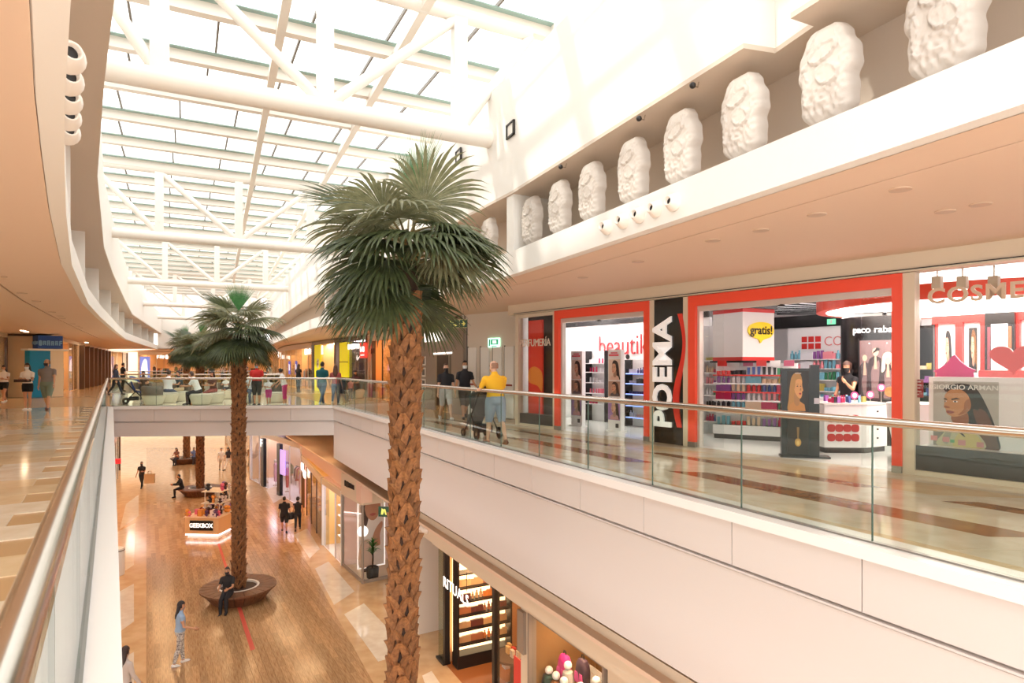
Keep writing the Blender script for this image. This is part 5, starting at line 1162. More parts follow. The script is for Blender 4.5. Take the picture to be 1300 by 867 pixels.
for px, py, v, c, c2, lb in ((705,840,.75,(52,56,60),(70,74,80),'dark grey backpack hanging in the sports window'),(717,846,.5,(226,50,140),(236,90,160),'pink backpack hanging in the sports window'),(740,852,.6,(60,40,56),(220,80,150),'dark backpack with pink and white pattern in the sports window')):
    u, z = Q.px(px, py, v); backpack(u, v, z-.25, c, c2, lb)
hd = []
for i, (px, py, v) in enumerate(((689,845,.35),(697,851,.32),(706,858,.30),(721,845,.42),(716,865,.25),(757,865,.45),(737,872,.3))):
    u, z = Q.px(px, py, v); t = Q.thing('display_stand', 'white ball headed display stand in the sports window', 'display stand', u, v, FLZ+.006, 0, 'ball headed stands'); h = z-FLZ
    m = MB(); m.ball((0,0,h),.082,14,10); m.obj('ball_head', pmat((246,242,238)), t, smooth=True); m = MB(); m.lathe([(.13,0),(.12,.02),(.02,.05),(.02,h-.07)], 12); m.obj('stem', STEEL, t)
    m = MB(); m.lathe([(.10,h-.5),(.13,h-.3),(.10,h-.12),(.04,h-.08)], 12); m.obj('torso', pmat([(90,84,88),(60,90,80),(150,100,60),(206,200,190)][i%4],.7), t, smooth=True)
m = MB(); m.M = Q.M(0,0,FLZ); m.box(w1+.06,Q.len,-.02,.3,0,LH); struct('wall_lower_right', m, CREAM, 'plain cream wall beside the sports window')
# air nozzles on the beam
nozzles([Q.w(u,-.56,-2.75) for u in (-.1,.15,.4,.65)], (-.888,-.46,0), 'round white air nozzle on the beam over the fragrance shop', 'air nozzles over the fragrance shop')

# --- recess with white doors, ground floor
D0 = Frame((-3.95,22.3),(-2.3,19.55)); t = D0.thing('wall_recess_lower', 'pale ground floor recess wall with white emergency doors', None, 0, 0, FLZ); t['kind'] = 'structure'
m = MB(); m.box(-.5,D0.len+.4,0,.1,0,3.85); m.obj('panel', mat('recess_wall2',(226,214,200),.5), t)
for i, px in enumerate((532,543,551)):
    u = D0.px(px,700)[0]; d = D0.thing('door_%d' % (5+i), 'white emergency door with red push bar on the ground floor', None, u, -.03, FLZ); d['kind'] = 'structure'
    m = MB(); m.box(-.36,.36,-.02,.02,.02,2.3); m.obj('leaf', WHITE, d); m = MB(); m.bar((-.3,-.07,1.05),(.3,-.07,1.05),.05,.07); m.obj('push_bar', mat('bar_red',(130,60,44),.4), d)
u, z = D0.px(531,679); e = D0.thing('exit_sign', 'lit green exit sign over the white ground floor doors', 'exit sign', u, -.05, z); m = MB(); m.box(-.26,.26,-.03,.03,-.13,.13); m.obj('panel', mat('exit_lit2',(150,240,190),.4,emit=1.6), e); P = Print(); P.rect(-.14,.14,-.07,.07,(50,160,110),.6); P.poly([(-.03,-.05),(.02,-.05),(.03,.05),(-.02,.05)],(240,255,248)); P.obj('pictogram', e, (0,-.032,0))
m = MB(); m.M = D0.M(0,0,FLZ); m.box(D0.len+.3,D0.len+.4,-.8,.0,0,3.85); struct('wall_return', m, mat('recess_wall2',(226,214,200),.5), 'return wall beside the fragrance shop')
# hanging green sign
hx, hy = AT(500,21.5); hz = HT(650,21.5); e = thing('emergency_exit_sign', 'small green hanging exit sign half hidden behind the big palm trunk', 'exit sign', (hx,hy,hz), R(-10))
m = MB(); m.box(-.55,.55,-.02,.02,-.17,.17); m.obj('board', mat('sign_green',(20,72,48),.3), e); P = Print(); P.poly([(-.46,-.1),(-.38,-.1),(-.33,.06),(-.43,.12)],(220,230,120),emit=.4); P.poly([(-.3,-.1),(-.24,-.1),(-.30,.1),(-.36,.1)],(220,230,120),emit=.4); P.rect(-.1,.4,-.03,.05,(220,230,120),.4); P.obj('pictogram', e, (0,-.021,0))
for x in (-.4,.4): m = MB(); m.tube([(x,0,.17),(x,0,-2.62-hz)], .006, 6); m.obj('hanger', STEEL, e)

# --- glass corner display with the potted plant
ca, cb, cc = (-6.8,25.3), (-5.5,23.2), (-4.55,23.9)
K1 = Frame(ca, cb); K2 = Frame(cb, cc)
g = thing('glass_corner', 'glass corner display with metal frame beside the big palm', 'shop window', (0,0,FLZ))
for (a, b_) in ((ca,cb),(cb,cc)):
    fr = Frame(a,b_); m = MB(); m.M = fr.M(); m.box(.03,fr.len-.03,-.006,.006,.12,2.9); m.obj('glass_pane', SHOPGLASS, g)
    m = MB(); m.M = fr.M(); m.box(0,fr.len,-.03,.03,0,.12); m.obj('base_rail', TAUPE, g)
    m = MB(); m.M = fr.M(); m.box(0,fr.len,-.06,.3,2.9,3.75); m.obj('cornice', CREAM, g)
for p in (ca,cb,cc): m = MB(); m.box(p[0]-.04,p[0]+.04,p[1]-.04,p[1]+.04,0,2.9); m.obj('post', TAUPE, g)
m = MB(); m.prism([ca,cb,cc,(-5.2,26.2)], -.02,.02); m.obj('plinth', CREAM, g)
tx = K1.thing('fascia_letters', 'small dark lettering on the beam over the glass corner', 'sign', K1.len*.45, -.08, FLZ+3.42); letters('#######', .28, tx, (0,0,0), DARKM, .004)
pb = K2.thing('portrait_poster', 'lit portrait poster of a face and hand behind the corner glass', 'poster', .12, .75, FLZ+.3); w = K2.len-.05
m = MB(); m.box(0,w,0,.06,0,2.5); m.obj('light_frame', mat('frame_lit',(255,244,236),.4,emit=.8), pb)
P = Print(); P.rect(.05,w-.05,.05,2.45,(240,224,214)); P.poly(smooth_poly([(w*.12,2.44),(w*.15,1.9),(w*.3,1.6),(w*.4,2.0),(w*.4,2.44)]),(70,46,38)); P.poly(smooth_poly([(w*.3,2.44),(w*.28,2.1),(w*.42,1.85),(w*.6,1.8),(w*.75,2.0),(w*.8,2.44)]),(196,138,108)); P.poly(smooth_poly([(w*.42,2.02),(w*.55,2.07),(w*.66,2.02),(w*.54,1.96)]),(180,90,84)); P.poly(smooth_poly([(w*.5,.9),(w*.62,1.4),(w*.85,1.7),(w*.9,1.55),(w*.8,1.2),(w*.8,.8)]),(206,146,116)); P.poly(smooth_poly([(.06,.1),(.1,.9),(w*.4,1.1),(w*.5,.5),(w*.5,.1)]),(226,190,170)); P.obj('print', pb, (0,-.002,0))
# potted plant
ppx, ppy = AT(473,23.75); pp = thing('potted_plant', 'green leafy plant in a tall dark pot behind the corner glass', 'plant', (ppx,ppy,FLZ+.022))
m = MB(); m.lathe([(.16,0),(.22,.05),(.24,.40),(.21,.44),(.20,.40)], 18); m.obj('pot', DARKM, pp, smooth=True); m = MB(); m.tube([(0,0,.4),(.02,0,.8),(0,0,1.15)], .03, 7); m.obj('stem', TRUNK, pp)
lf = MB(); lf.add([(0,-.0,0),(.12,-.035,.10),(.12,.035,.10),(.28,-.03,.14),(.28,.03,.14),(.42,0,.08)], [(0,1,2),(1,3,4,2),(3,5,4)]); lfm = lf.mesh('leaf', leaf_mat('plant_leaf',(70,140,60),(50,110,46)))
for k in range(60): inst(lfm, 'leaf', pp, (0,0,.85+.45*(k/60)), (rs.uniform(-.2,.2),-rs.uniform(-.2,1.1),k*2.4), (rs.uniform(.6,.95),)*3)
fx = K1.thing('clothing_stand', 'tall dark stand with striped scarf behind the corner glass', 'display stand', K1.len*.45, .6, FLZ+.022); m = MB(); m.lathe([(.2,0),(.2,.03),(.02,.05),(.02,2.3)],12); m.obj('pole', DARKM, fx); m = MB(); m.ball((0,0,2.35),.12); m.obj('flower_head', DARKM, fx)
for k in range(12): m = MB(); m.box(-.14,.14,-.02,.02,.55+k*.09,.60+k*.09); m.obj('stripe', DARKM if k%2 else WHITE, fx)
lm = K2.thing('globe_lamp', 'round white globe lamp behind the corner glass', 'lamp', .10, .22, FLZ+.022); m = MB(); m.ball((0,0,1.85),.20,16,10); m.obj('globe', mat('globe_lit',(255,246,240),.4,emit=1.6), lm, smooth=True); m = MB(); m.lathe([(.14,0),(.14,.02),(.015,.04),(.015,1.66)],12); m.obj('stand', STEEL, lm)
shell(Frame((-8.5,28.3),(-6.8,25.3)), 0, 3.44, FLZ, 3.0, 2.5, PINKW, 'bright pink interior behind the corner display', COOL, 2, WHITE, 'lamps of the corner shop', 'lamp strip in the shop behind the glass corner')
K0 = Frame((-8.5,28.3),(-6.8,25.3)); f = front(K0, 0, K0.len, FLZ, 3.0, 'white open front of the corner shop with lit shelves', WHITE, CREAM, 3, 1, .25)
r = rack(K0, .5, 2.0, 1.3, [FLZ*0+.6,1.0,1.4,1.8], 'white lit rack in the corner shop', WHITE, 'cosmetics in the corner shop', 1, side=WHITE, rows_label='cosmetic on the white lit rack in the corner shop') if False else None
wr = K0.thing('lit_rack', 'white lit rack with pink items in the corner shop window', 'shelf unit', .5, .8, FLZ+.006)
for k, zz in enumerate((.5,.95,1.4,1.85)): m = MB(); m.box(0,1.6,-.25,0,zz-.04,zz); m.obj('shelf', mat('lit_shelf',(255,244,240),.4,emit=1.5), wr); shelf_row(K0, .6, 2.0, .68, FLZ+.012+zz, 6, 'small cosmetic on the lit rack of the corner shop', 'cosmetics on the lit rack', rs, [(230,150,150),(40,36,40),(240,220,220)], s=1.4)
m = MB(); m.box(0,1.6,-.02,.02,0,2.2); m.obj('back_panel', WHITE, wr)
m = MB(); fr = Frame((-11.9,35.75),(-5.5,23.0)); m.M = fr.M(0,0,0); m.box(-1,fr.len,-.02,.4,-3.45,-2.6); struct('trim_8', m, mat('pinkbeam',(240,206,186),.5), 'pinkish beam over the bakery side of the ground floor')

# --- bakery
B0 = Frame((-11.9,35.75),(-8.5,28.3)); w = B0.len
shell(B0, 0, w, FLZ, 3.0, 3.5, mat('bak_wall',(246,206,130),.5), 'golden interior of the bakery', AMB, 3, MARBL, 'bakery lamps', 'warm lamp strip in the bakery ceiling')
f = front(B0, 0, w, FLZ, 3.0, 'bakery shop front with stone counter and brown glass posts', BROWN, CREAM, 4, 0, .3)
letters('###', .55, f, (w*.12,-.1,2.45), LITW, .03, 1, 1, .03); letters('###', .5, f, (w*.24,-.1,2.2), LITW, .02, 1, 1, .03)
ct_ = B0.thing('bakery_counter', 'long grey stone bakery counter along the glass', 'counter', w*.32, .1, FLZ+.006); m = MB(); m.box(0,w*.66,0,.6,0,1.0); m.obj('body', mat('counter_stone',(180,160,136),.3,vscale=4,col2=(150,130,108)), ct_); m = MB(); m.box(-.03,w*.66+.03,-.04,.64,1.0,1.05); m.obj('top', BROWN, ct_)
for k in range(26):
    u = w*.34+rs.uniform(0,w*.6); m = MB(); m.ball((0,0,.05),(.11,.07,.055),8,5); tag(inst(m.mesh('bread_loaf', pmat(rs.choice([(214,160,90),(190,120,60),(236,200,140)]),.7)), 'bread_loaf', None, B0.w(u,.15+rs.uniform(0,.4),FLZ+1.062), (0,0,rs.uniform(0,3))), 'golden bread loaf on the stone bakery counter', 'bread', 'loaves on the bakery counter')
bs = B0.thing('menu_board', 'hanging round orange decoration boards over the bakery counter', 'sign', w*.6, .5, FLZ+1.9); m = MB(); m.box(-.8,.8,0,.04,0,.7); m.obj('board', mat('board_orange',(226,130,60),.5), bs); m = MB(); m.box(-.6,.2,-.01,0,.2,.5); m.obj('panel_print', pmat((150,170,80)), bs)
# --- purple lit shops farther on
B1 = Frame((-18.6,44.8),(-11.9,35.75)); w = B1.len
shell(B1, 0, w, FLZ, 3.4, 4, mat('lilac_wall',(236,214,240),.5), 'lilac lit interior of the far ground floor shop', COOL, 4, WHITE, 'lamps of the lilac shop', 'white lamp strip in the lilac shop ceiling')
f = front(B1, 0, w, FLZ, 3.6, 'lilac lit shop front with tall black door frame', WHITE, CREAM, 5, 2, .3)
for u in (w*.30,w*.62): m = MB(); m.box(u-.3,u+.3,-.10,.1,0,3.2); m.obj('black_frame', SB, f)
m = MB(); m.box(w*.66,w*.74,-.12,-.05,1.4,2.9); m.obj('lilac_banner', mat('banner_lilac',(200,170,240),.4,emit=.8), f); letters('#', .8, f, (w*.3,-.14,2.9), LITW, .02)
for k in range(4): mannequin(B1, 1+k*2.6, .7, FLZ, rs.choice([(200,60,80),(230,190,210),(150,60,100)]), 'dressed mannequin in the lilac shop window', 'mannequins in the lilac shop')
for k in range(3): clothes_rail(B1, 1.5+k*3, 1.8, FLZ, 2, 'clothes rail inside the lilac ground floor shop', 'rails in the lilac shop', rs)
B2 = Frame((-30,66),(-18.6,44.8)); w = B2.len; shell(B2, 0, w, FLZ, 3.4, 4, AMBW, 'amber interior of the farthest ground floor shops', WARM, 6, None, 'lamps of the farthest shops', 'lamp strip in the farthest ground floor shops'); front(B2, 0, w, FLZ, 3.6, 'row of amber shop fronts at the far ground floor end', CREAM, CREAM, 9, 4)
# left ground floor
L0 = Frame((-14.4,21.7),(-30.5,49)); w = L0.len; shell(L0, 0, w, FLZ, 3.6, 4, PINKW, 'pale interior of the left ground floor shops', WARM, 6, None, 'lamps of the left ground floor shops', 'lamp strip in the left ground floor shops')
f = front(L0, 0, w, FLZ, 3.7, 'row of shop fronts with red sign under the left gallery', BROWN, PINKW, 7, 3, .5, SHOPGLASS, .5)
m = MB(); m.box(w*.55,w*.555,-.4,-.1,2.3,2.6); m.obj('red_sign', mat('sign_red2',(220,50,60),.4,emit=.4), f)
for k in range(5): mannequin(L0, 3+k*5, .9, FLZ, rs.choice(GARM), 'dressed mannequin behind the left ground floor glass', 'mannequins under the left gallery')
bn = thing('litter_bin', 'white round litter bin half hidden below the left gallery edge', 'bin', (*AT(147,24.2),FLZ+.004)); m = MB(); m.lathe([(.29,0),(.30,.02),(.30,.98),(.27,1.02),(.25,1.0),(.02,1.0)],24); m.obj('drum', WHITE, bn, smooth=True); m = MB(); m.lathe([(.305,.93),(.305,.96),(.29,.96)],24); m.obj('band', DARKM, bn); m = MB(); m.box(.1,.2,-.31,-.29,.75,.85); m.obj('badge', DARKM, bn)

# --- toy kiosk
kx, ky = AT(265,29.8); kk = thing('toy_kiosk', 'pale wooden kiosk with black GEEKBOX sign, crowded with toys', 'kiosk', (kx,ky,FLZ+.004), R(-4))
KW = mat('kiosk_wood', (232,196,150), .35)
m = MB(); m.box(-.82,.82,-.6,1.7,.22,.98); m.obj('counter', KW, kk, bevel=.03); m = MB(); m.box(-.86,.86,-.64,1.74,.98,1.02); m.obj('top', mat('kiosk_top',(246,226,206),.3), kk)
m = MB(); m.box(-.74,.74,-.5,1.6,.0,.22); m.obj('plinth', WHITE, kk); m = MB(); m.box(-.80,.80,-.58,1.68,.16,.21); m.obj('light_strip', mat('kiosk_glow',(255,240,244),.4,emit=4), kk)
m = MB(); m.box(-.56,.56,-.64,-.605,.40,.86); m.obj('sign_board', SB, kk, bevel=.02); letters('GEEKBOX', .27, kk, (0,-.655,.63), LITW, .004, 1.02, .92, .006)
for x in (-.35,.35):
    for y in (.3,1.2): m = MB(); m.box(x-.02,x+.02,y-.02,y+.02,1.02,2.0); m.obj('post', WHITE, kk)
for z in (1.45,2.0): m = MB(); m.box(-.5,.5,.2,1.3,z,z+.03); m.obj('rack_shelf', WHITE, kk)
fr_ = Frame((kx,ky),(kx+math.cos(R(-4)),ky+math.sin(R(-4))))
TP = [(60,30,40),(226,110,150),(240,230,236),(180,50,60),(90,60,110),(40,36,44),(230,160,80),(120,90,160)]
def toy_mesh(c):
    m = MB(); m.ball((0,0,.75),(.30,.28,.27),10,7); m.loft([[(r_*math.cos(x),r_*.7*math.sin(x),z) for x in [2*math.pi*k/8 for k in range(8)]] for r_,z in ((.18,0),(.26,.2),(.2,.5))]); m.box(-.42,-.2,-.08,.08,.2,.4); m.box(.2,.42,-.08,.08,.2,.4); return m.mesh('toy_figure', pmat(c,.4))
TM = [toy_mesh(c) for c in TP]
for k in range(46):
    zz = 1.024+FLZ+.004; u, v = rs.uniform(-.75,.75), rs.uniform(-.55,1.6)
    if k > 30: zz = FLZ+.004+(1.484 if k < 40 else 2.034); u, v = rs.uniform(-.42,.42), rs.uniform(.28,1.2)
    s = rs.uniform(.22,.38); tag(inst(TM[rs.randrange(8)], 'toy_figure', None, fr_.w(u,v,zz), (0,0,rs.uniform(0,6)), (s,s,s)), 'small big-headed toy figure standing on the kiosk', 'toy', 'toy figures on the kiosk')
for k in range(14): s = rs.uniform(.8,1.3); o = product(fr_, rs.uniform(-.7,.7), rs.uniform(-.55,.2), FLZ+1.03, 0, rs.choice(TP), 'small toy box on the kiosk counter', 'toy boxes on the kiosk', 1.9*s)

# --- lamp panels added to light the galleries
def added_lamp_panel(poly_c, sx, sy, z, rz, col, power, label, group):
    t = thing('added_ceiling_lamp', label, 'added ceiling lamp', (*poly_c,z), rz, group)
    m = MB(); m.box(-sx/2-.03,sx/2+.03,-sy/2-.03,sy/2+.03,-.02,0); m.obj('housing', WHITE, t); m = MB(); m.box(-sx/2,sx/2,-sy/2,sy/2,-.03,-.02); m.obj('diffuser', mat('lamp_%d_%d_%d_%d'%(*col,int(power*10)), col, .4, emit=power), t)
rzR = math.atan2(.888,-.46)
for Z in (8,12,16,20,24): added_lamp_panel((RX(Z)+.75,Z), 1.6, .25, -2.63, rzR, (255,208,150), 22, 'long warm lamp added for light under the right gallery', 'added lamps under the right gallery')  # added for warm light on the ground floor, mostly out of view
for Z in (27.5,31,34.5):
    for dx in (-3,0,3): added_lamp_panel((-.62*Z+4+dx+1.2,Z), 1.2, .4, -1.17, 0, (255,210,155), 22, 'square warm lamp added for light under the bridge', 'added lamps under the bridge')
for Z in (16,21,27,33): added_lamp_panel((LX(Z)-1.4,Z), 1.4, .3, -1.61, math.atan2(.844,-.536), (255,208,150), 22, 'long warm lamp added for light under the left gallery', 'added lamps under the left gallery')

for Z, dx in ((14,4.2),(19,4.4),(24,4.6),(29,4.2),(35,3.6),(43,3.4)): added_lamp_panel((interp(SL,Z)-dx,Z), 1.5, .14, CZ-.002, math.atan2(.86,-.51), (255,222,180), 16, 'slim warm lamp added to brighten the left gallery', 'added slim lamps of the left gallery')  # added to brighten the dim left gallery
# ================================================================ PEOPLE, SEATS, PRAMS
def sub(a, b): return Vector(a)-Vector(b)
SKIN = {'light':(226,178,150),'tan':(206,152,118),'brown':(150,100,74)}
def remeshed(mb, vox):
    me = mb.mesh('tmp', WHITE); o = bpy.data.objects.new('tmp', me); C.objects.link(o)
    md = o.modifiers.new('r','REMESH'); md.mode = 'VOXEL'; md.voxel_size = vox; sm = o.modifiers.new('s','SMOOTH'); sm.iterations = 4; sm.factor = .5
    out = bpy.data.meshes.new_from_object(o.evaluated_get(bpy.context.evaluated_depsgraph_get()))
    bpy.data.objects.remove(o); bpy.data.meshes.remove(me); return out
def person(label, loc, face, H=1.72, legs=((0,0),(0,0)), arms=((4,8,12),(4,8,12)), lean=0, seat=None, top=((60,60,64),.55), bottom=((50,54,66),2), shoes=(40,36,36),
           hair=((40,28,24),'short'), skin='tan', mask=None, fat=1.0, vox=.02, skirt=None, yaw=0, pattern=None, group=None, nod=0, spread=0):
    t = thing('person', label, 'person', loc, R(face)-math.pi/2, group); k = H/1.75
    S, Cc = math.sin, math.cos; th, sh = .44, .42; le = [(R(a), R(b)) for a, b in legs]; ln = R(lean)
    drop = max(th*Cc(a)+sh*Cc(a-b) for a, b in le)+.075
    hz = drop if seat is None else seat/k+.11
    hip = Vector((0,0,hz)); sp = Vector((0,S(ln),Cc(ln))); fw = Vector((0,Cc(ln),-S(ln)))
    at = lambda d, x=0, y=0: hip+sp*d+fw*y+Vector((x,0,0))
    mb = MB(); bones = {}
    f = fat
    rings = []
    for d, rx, ry, y in ((-.10,.10,.08,-.01),(-.06,.150*f,.115*f,-.01),(.02,.165*f,.122*f,-.01),(.10,.150*f,.112*f,0),(.17,.138*f,.105*f,.0),(.28,.155*f,.112*f,.005),(.38,.172*f,.112*f,0),(.45,.175*f,.095*f,-.01),(.50,.14,.078,-.012),(.535,.08,.062,-.01),(.56,.054,.056,-.002),(.64,.052,.056,.012)):
        rings.append([at(d, rx*Cc(2*math.pi*i/18), y+ry*S(2*math.pi*i/18)) for i in range(18)])
    mb.loft(rings); bones['torso'] = (at(-.08), at(.53), .15)
    yw = R(yaw); hd = at(.72,0,.025+nod*.03); hf = Vector((S(yw),Cc(yw)*Cc(ln*.3),-S(R(nod*20)))).normalized(); hs = Vector((Cc(yw),-S(yw),0)); hu = hs.cross(hf)
    HM = Matrix((hs,hf,hu)).transposed().to_4x4(); HM.translation = hd
    mb.M = HM; mb.ball((0,0,.015),(.074,.094,.112),16,12); mb.ball((0,.018,-.055),(.056,.068,.062),12,8); mb.ball((0,.092,-.012),(.014,.02,.022),8,6)
    for s in (-1,1): mb.ball((s*.076,-.005,-.005),(.012,.024,.034),8,6)
    mb.M = None; bones['head'] = (at(.58), hd+Vector((0,0,.1)), .085); feet = []; hands = []
    for i, s in enumerate((-1,1)):
        a, b = le[i]; h0 = at(-.03, s*.088*f); sx = s*S(R(spread)); kn = h0+Vector((sx*th,S(a),-Cc(a)))*1.0*Vector((1,1,1)).length*0+h0*0+Vector((sx*th,S(a)*th,-Cc(a)*th)); kn = h0+Vector((sx*th,S(a)*th,-Cc(a)*th))
        an = kn+Vector((-sx*.1,S(a-b)*sh,-Cc(a-b)*sh))
        mb.tube([h0+Vector((0,0,.03)), h0.lerp(kn,.25), h0.lerp(kn,.6), kn, kn.lerp(an,.3)+Vector((0,-.012,0)), kn.lerp(an,.7), an], [.088*f,.086*f,.070*f,.053,.055,.042,.034], 14)
        tilt = max(-.9, min(.9, (a-b)*.8)) if seat is None else 0
        fd = Vector((s*.12,Cc(tilt),S(tilt))).normalized(); mb.ball(an+fd*.0+Vector((0,-.01,-.03)), (.038,.05,.045), 10, 8)
        mb.tube([an+Vector((0,-.05,-.035))-fd*.01, an+fd*.04+Vector((0,0,-.035)), an+fd*.12+Vector((0,0,-.045)), an+fd*.185+Vector((0,0,-.052))], [.036,.043,.040,.022], 12)
        bones['thigh%d'%i] = (h0,kn,.08); bones['shin%d'%i] = (kn,an,.05); bones['foot%d'%i] = (an+Vector((0,-.03,-.05)),an+fd*.17+Vector((0,0,-.05)),.042)
        fl, ab, el = arms[i][:3]; inn = arms[i][3] if len(arms[i]) > 3 else 0; fl, ab, el, inn = R(fl)+ln*.0, R(ab), R(el), R(inn)
        s0 = at(.455, s*.178*f); eb = s0+Vector((s*S(ab),S(fl)*Cc(ab),-Cc(fl)*Cc(ab)))*.285
        wd = Vector((s*S(ab-inn),S(fl+el)*Cc(ab-inn),-Cc(fl+el)*Cc(ab-inn))); wr = eb+wd*.25
        mb.tube([s0+Vector((-s*.05,0,.012)), s0, s0.lerp(eb,.4), eb, eb.lerp(wr,.35), wr, wr+wd*.03], [.055,.054*f,.044*f,.036,.036,.026,.024], 12)
        bones['uarm%d'%i] = (s0,eb,.045); bones['farm%d'%i] = (eb,wr+wd*.05,.032); hands.append((wr,wd,s))
    body = remeshed(mb, vox)
    # hands with five fingers, added to the body mesh
    hb = MB()
    for wr, wd, s in hands:
        x = Vector((0,1,0)) if abs(wd.y) < .8 else Vector((0,0,1)); x = (x-wd*x.dot(wd)).normalized(); y = wd.cross(x)*s
        hb.loft([[wr+wd*d+x*w*c1+y*h_*c2 for c1,c2 in ((-1,-1),(1,-1),(1,1),(-1,1))] for d,w,h_ in ((.0,.020,.018),(.03,.036,.017),(.09,.040,.014),(.10,.036,.010))])
        for q, (o_, l_) in enumerate(((-.030,.060),(-.010,.074),(.010,.078),(.030,.068))):
            b0 = wr+wd*.095+x*o_; hb.tube([b0, b0+wd*l_*.5+y*-.010, b0+wd*l_*.9+y*-.034], [.0095,.009,.006], 6)
        b0 = wr+wd*.035+x*.034; hb.tube([b0, b0+wd*.03+x*.024-y*.01, b0+wd*.058+x*.028-y*.026], [.011,.010,.007], 6)
    n = len(body.vertices); vs = [v.co.copy() for v in body.vertices]; fs = [tuple(p.vertices) for p in body.polygons]; nr = [v.normal.copy() for v in body.vertices]
    fb = MB(); fb.v = [tuple(v*k) for v in vs]; fb.f = list(fs); fb.mi = [0]*len(fs); fb.add([tuple(Vector(v)*k) for v in hb.v], hb.f)
    sm = mat('skin_'+skin, SKIN[skin], .55); bo = fb.obj('body', sm, t, smooth='all')
    def reg(p):
        best = None
        for nm, (a, b, r) in bones.items():
            d = b-a; u = max(0,min(1,(p-a).dot(d)/d.length_squared)); ds = (p-(a+d*u)).length/r
            if best is None or ds < best[0]: best = (ds,nm,u)
        return best[1], best[2]
    rg = [reg((vs[p[0]]+vs[p[2]])/2) for p in fs]
    def cloth(name, test, thick, m, sub_=None):
        idx = {}; ov = []; of = []
        for p, (nm,u) in zip(fs, rg):
            if test(nm[:-1] if nm[-1] in '01' else nm, u):
                for i in p:
                    if i not in idx: idx[i] = len(ov); ov.append(tuple((vs[i]+nr[i]*thick)*k))
                of.append(tuple(idx[i] for i in p))
        if not of: return
        c = MB(); c.v = ov; c.f = of; c.mi = [0]*len(of); return c.obj(name, m, t, smooth='all')
    tc, sl = top; bc, bl = bottom
    tm = mat('cloth_%d_%d_%d'%tc, tc, .85, bump=.15, bscale=30); bm_ = pattern or mat('cloth_%d_%d_%d'%bc, bc, .85, bump=.15, bscale=30)
    cloth('shirt', lambda nm,u: (nm=='torso' and u > .16) or (nm=='uarm' and u < sl) or (nm=='farm' and u < sl-1), .016, tm)
    if skirt is None: cloth('trousers' if bl > 1.3 else 'shorts', lambda nm,u: (nm=='torso' and u <= .24) or (nm=='thigh' and u < bl) or (nm=='shin' and u < bl-1), .013 if bl > 1.3 else .022, bm_)
    else:
        sk_ = MB(); sk_.loft([[(rx*Cc(2*math.pi*i/18)*k, (ry*S(2*math.pi*i/18))*k, z*k) for i in range(18)] for rx,ry,z in ((.15,.12,hz+.12),(.185,.15,hz-.05),(.22,.19,hz-skirt))], False); sk_.obj('skirt', bm_, t, smooth='all')
    cloth('shoes', lambda nm,u: nm=='foot' or (nm=='shin' and u > .97), .008, mat('shoe_%d_%d_%d'%shoes, shoes, .5))
    # face and hair
    fm = MB(); fm.M = Matrix.Scale(k,4) @ HM
    for s in (-1,1): fm.ball((s*.031,.083,.010),(.011,.008,.007),8,6); fm.bar((s*.016,.090,.030),(s*.046,.080,.030),.006,.006)
    fm.bar((-.022,.083,-.062),(.022,.083,-.062),.006,.008); fm.obj('facial_features', mat('feature_dark',(70,40,36),.5), t)
    hc, hk = hair; hm = mat('hair_%d_%d_%d'%hc, hc, .5, bump=.3, bscale=60); hb2 = MB(); hb2.M = Matrix.Scale(k,4) @ HM
    if hk != 'bald':
        N, Mr = 18, 12; rr = (.082,.102,.120) if hk == 'short' else (.088,.108,.124)
        V = [[(rr[0]*S(a)*Cc(p), -.006+rr[1]*S(a)*S(p), .020+rr[2]*Cc(a)) for p in [2*math.pi*i/N for i in range(N)]] for a in [math.pi*(.01+.70*j/Mr) for j in range(Mr+1)]]
        fcs = []
        for j in range(Mr):
            for i in range(N):
                c = [V[j][i],V[j][(i+1)%N],V[j+1][(i+1)%N],V[j+1][i]]; cy = sum(q[1] for q in c)/4; cz = sum(q[2] for q in c)/4
                if cy > .03 and cz < .062: continue
                if abs(sum(q[0] for q in c)/4) > .05 and cy > -.015 and cz < .03 and hk == 'short': continue
                fcs.append((j*N+i,j*N+(i+1)%N,(j+1)*N+(i+1)%N,(j+1)*N+i))
        hb2.add([q for r_ in V for q in r_], fcs)
        if hk == 'long':
            hb2.loft([[(rx*Cc(2*math.pi*i/14), cy+ry*S(2*math.pi*i/14), z) for i in range(14)] for rx,ry,cy,z in ((.086,.06,-.045,.03),(.098,.065,-.055,-.05),(.105,.06,-.075,-.14),(.11,.055,-.105,-.24),(.085,.045,-.125,-.33),(.03,.02,-.125,-.40))])
        if hk == 'bun': hb2.ball((0,-.10,.06),.05,10,8)
    else:
        hb2.loft([[(.080*Cc(a)*q, -.01-.098*S(a)*q, z) for a in [math.pi*(-.05+1.1*i/12) for i in range(13)]] for q,z in ((1.0,-.04),(1.03,.0),(1.0,.05),(.85,.085))], False, False)
    hb2.obj('hair', hm, t, smooth='all')
    if mask:
        mk = MB(); mk.M = Matrix.Scale(k,4) @ HM; rows = []
        for j in range(6):
            z = -.015-.095*j/5; w_ = .98-.25*(j/5)**2; rows.append([(.076*w_*Cc(a), (.112-.012*(j/5))*S(a)*w_+.006, z) for a in [math.pi*(.06+.88*i/10) for i in range(11)]])
        mk.loft(rows, False, False); mk.obj('face_mask', pmat(mask,.7), t, smooth='all')
    return t
def up(px, py): x, y = G(px, py, 0); return (x,y,.004)
def lo(px, py, dz=.0): x, y = G(px, py, FLZ); return (x,y,FLZ+.006+dz)
def upz(px, Z): return (*AT(px,Z),.004)
WALK = ((24,8),(-16,22)); WALK2 = ((-18,26),(22,6)); STAND = ((2,2),(-2,2)); SITL = ((82,84),(76,80))
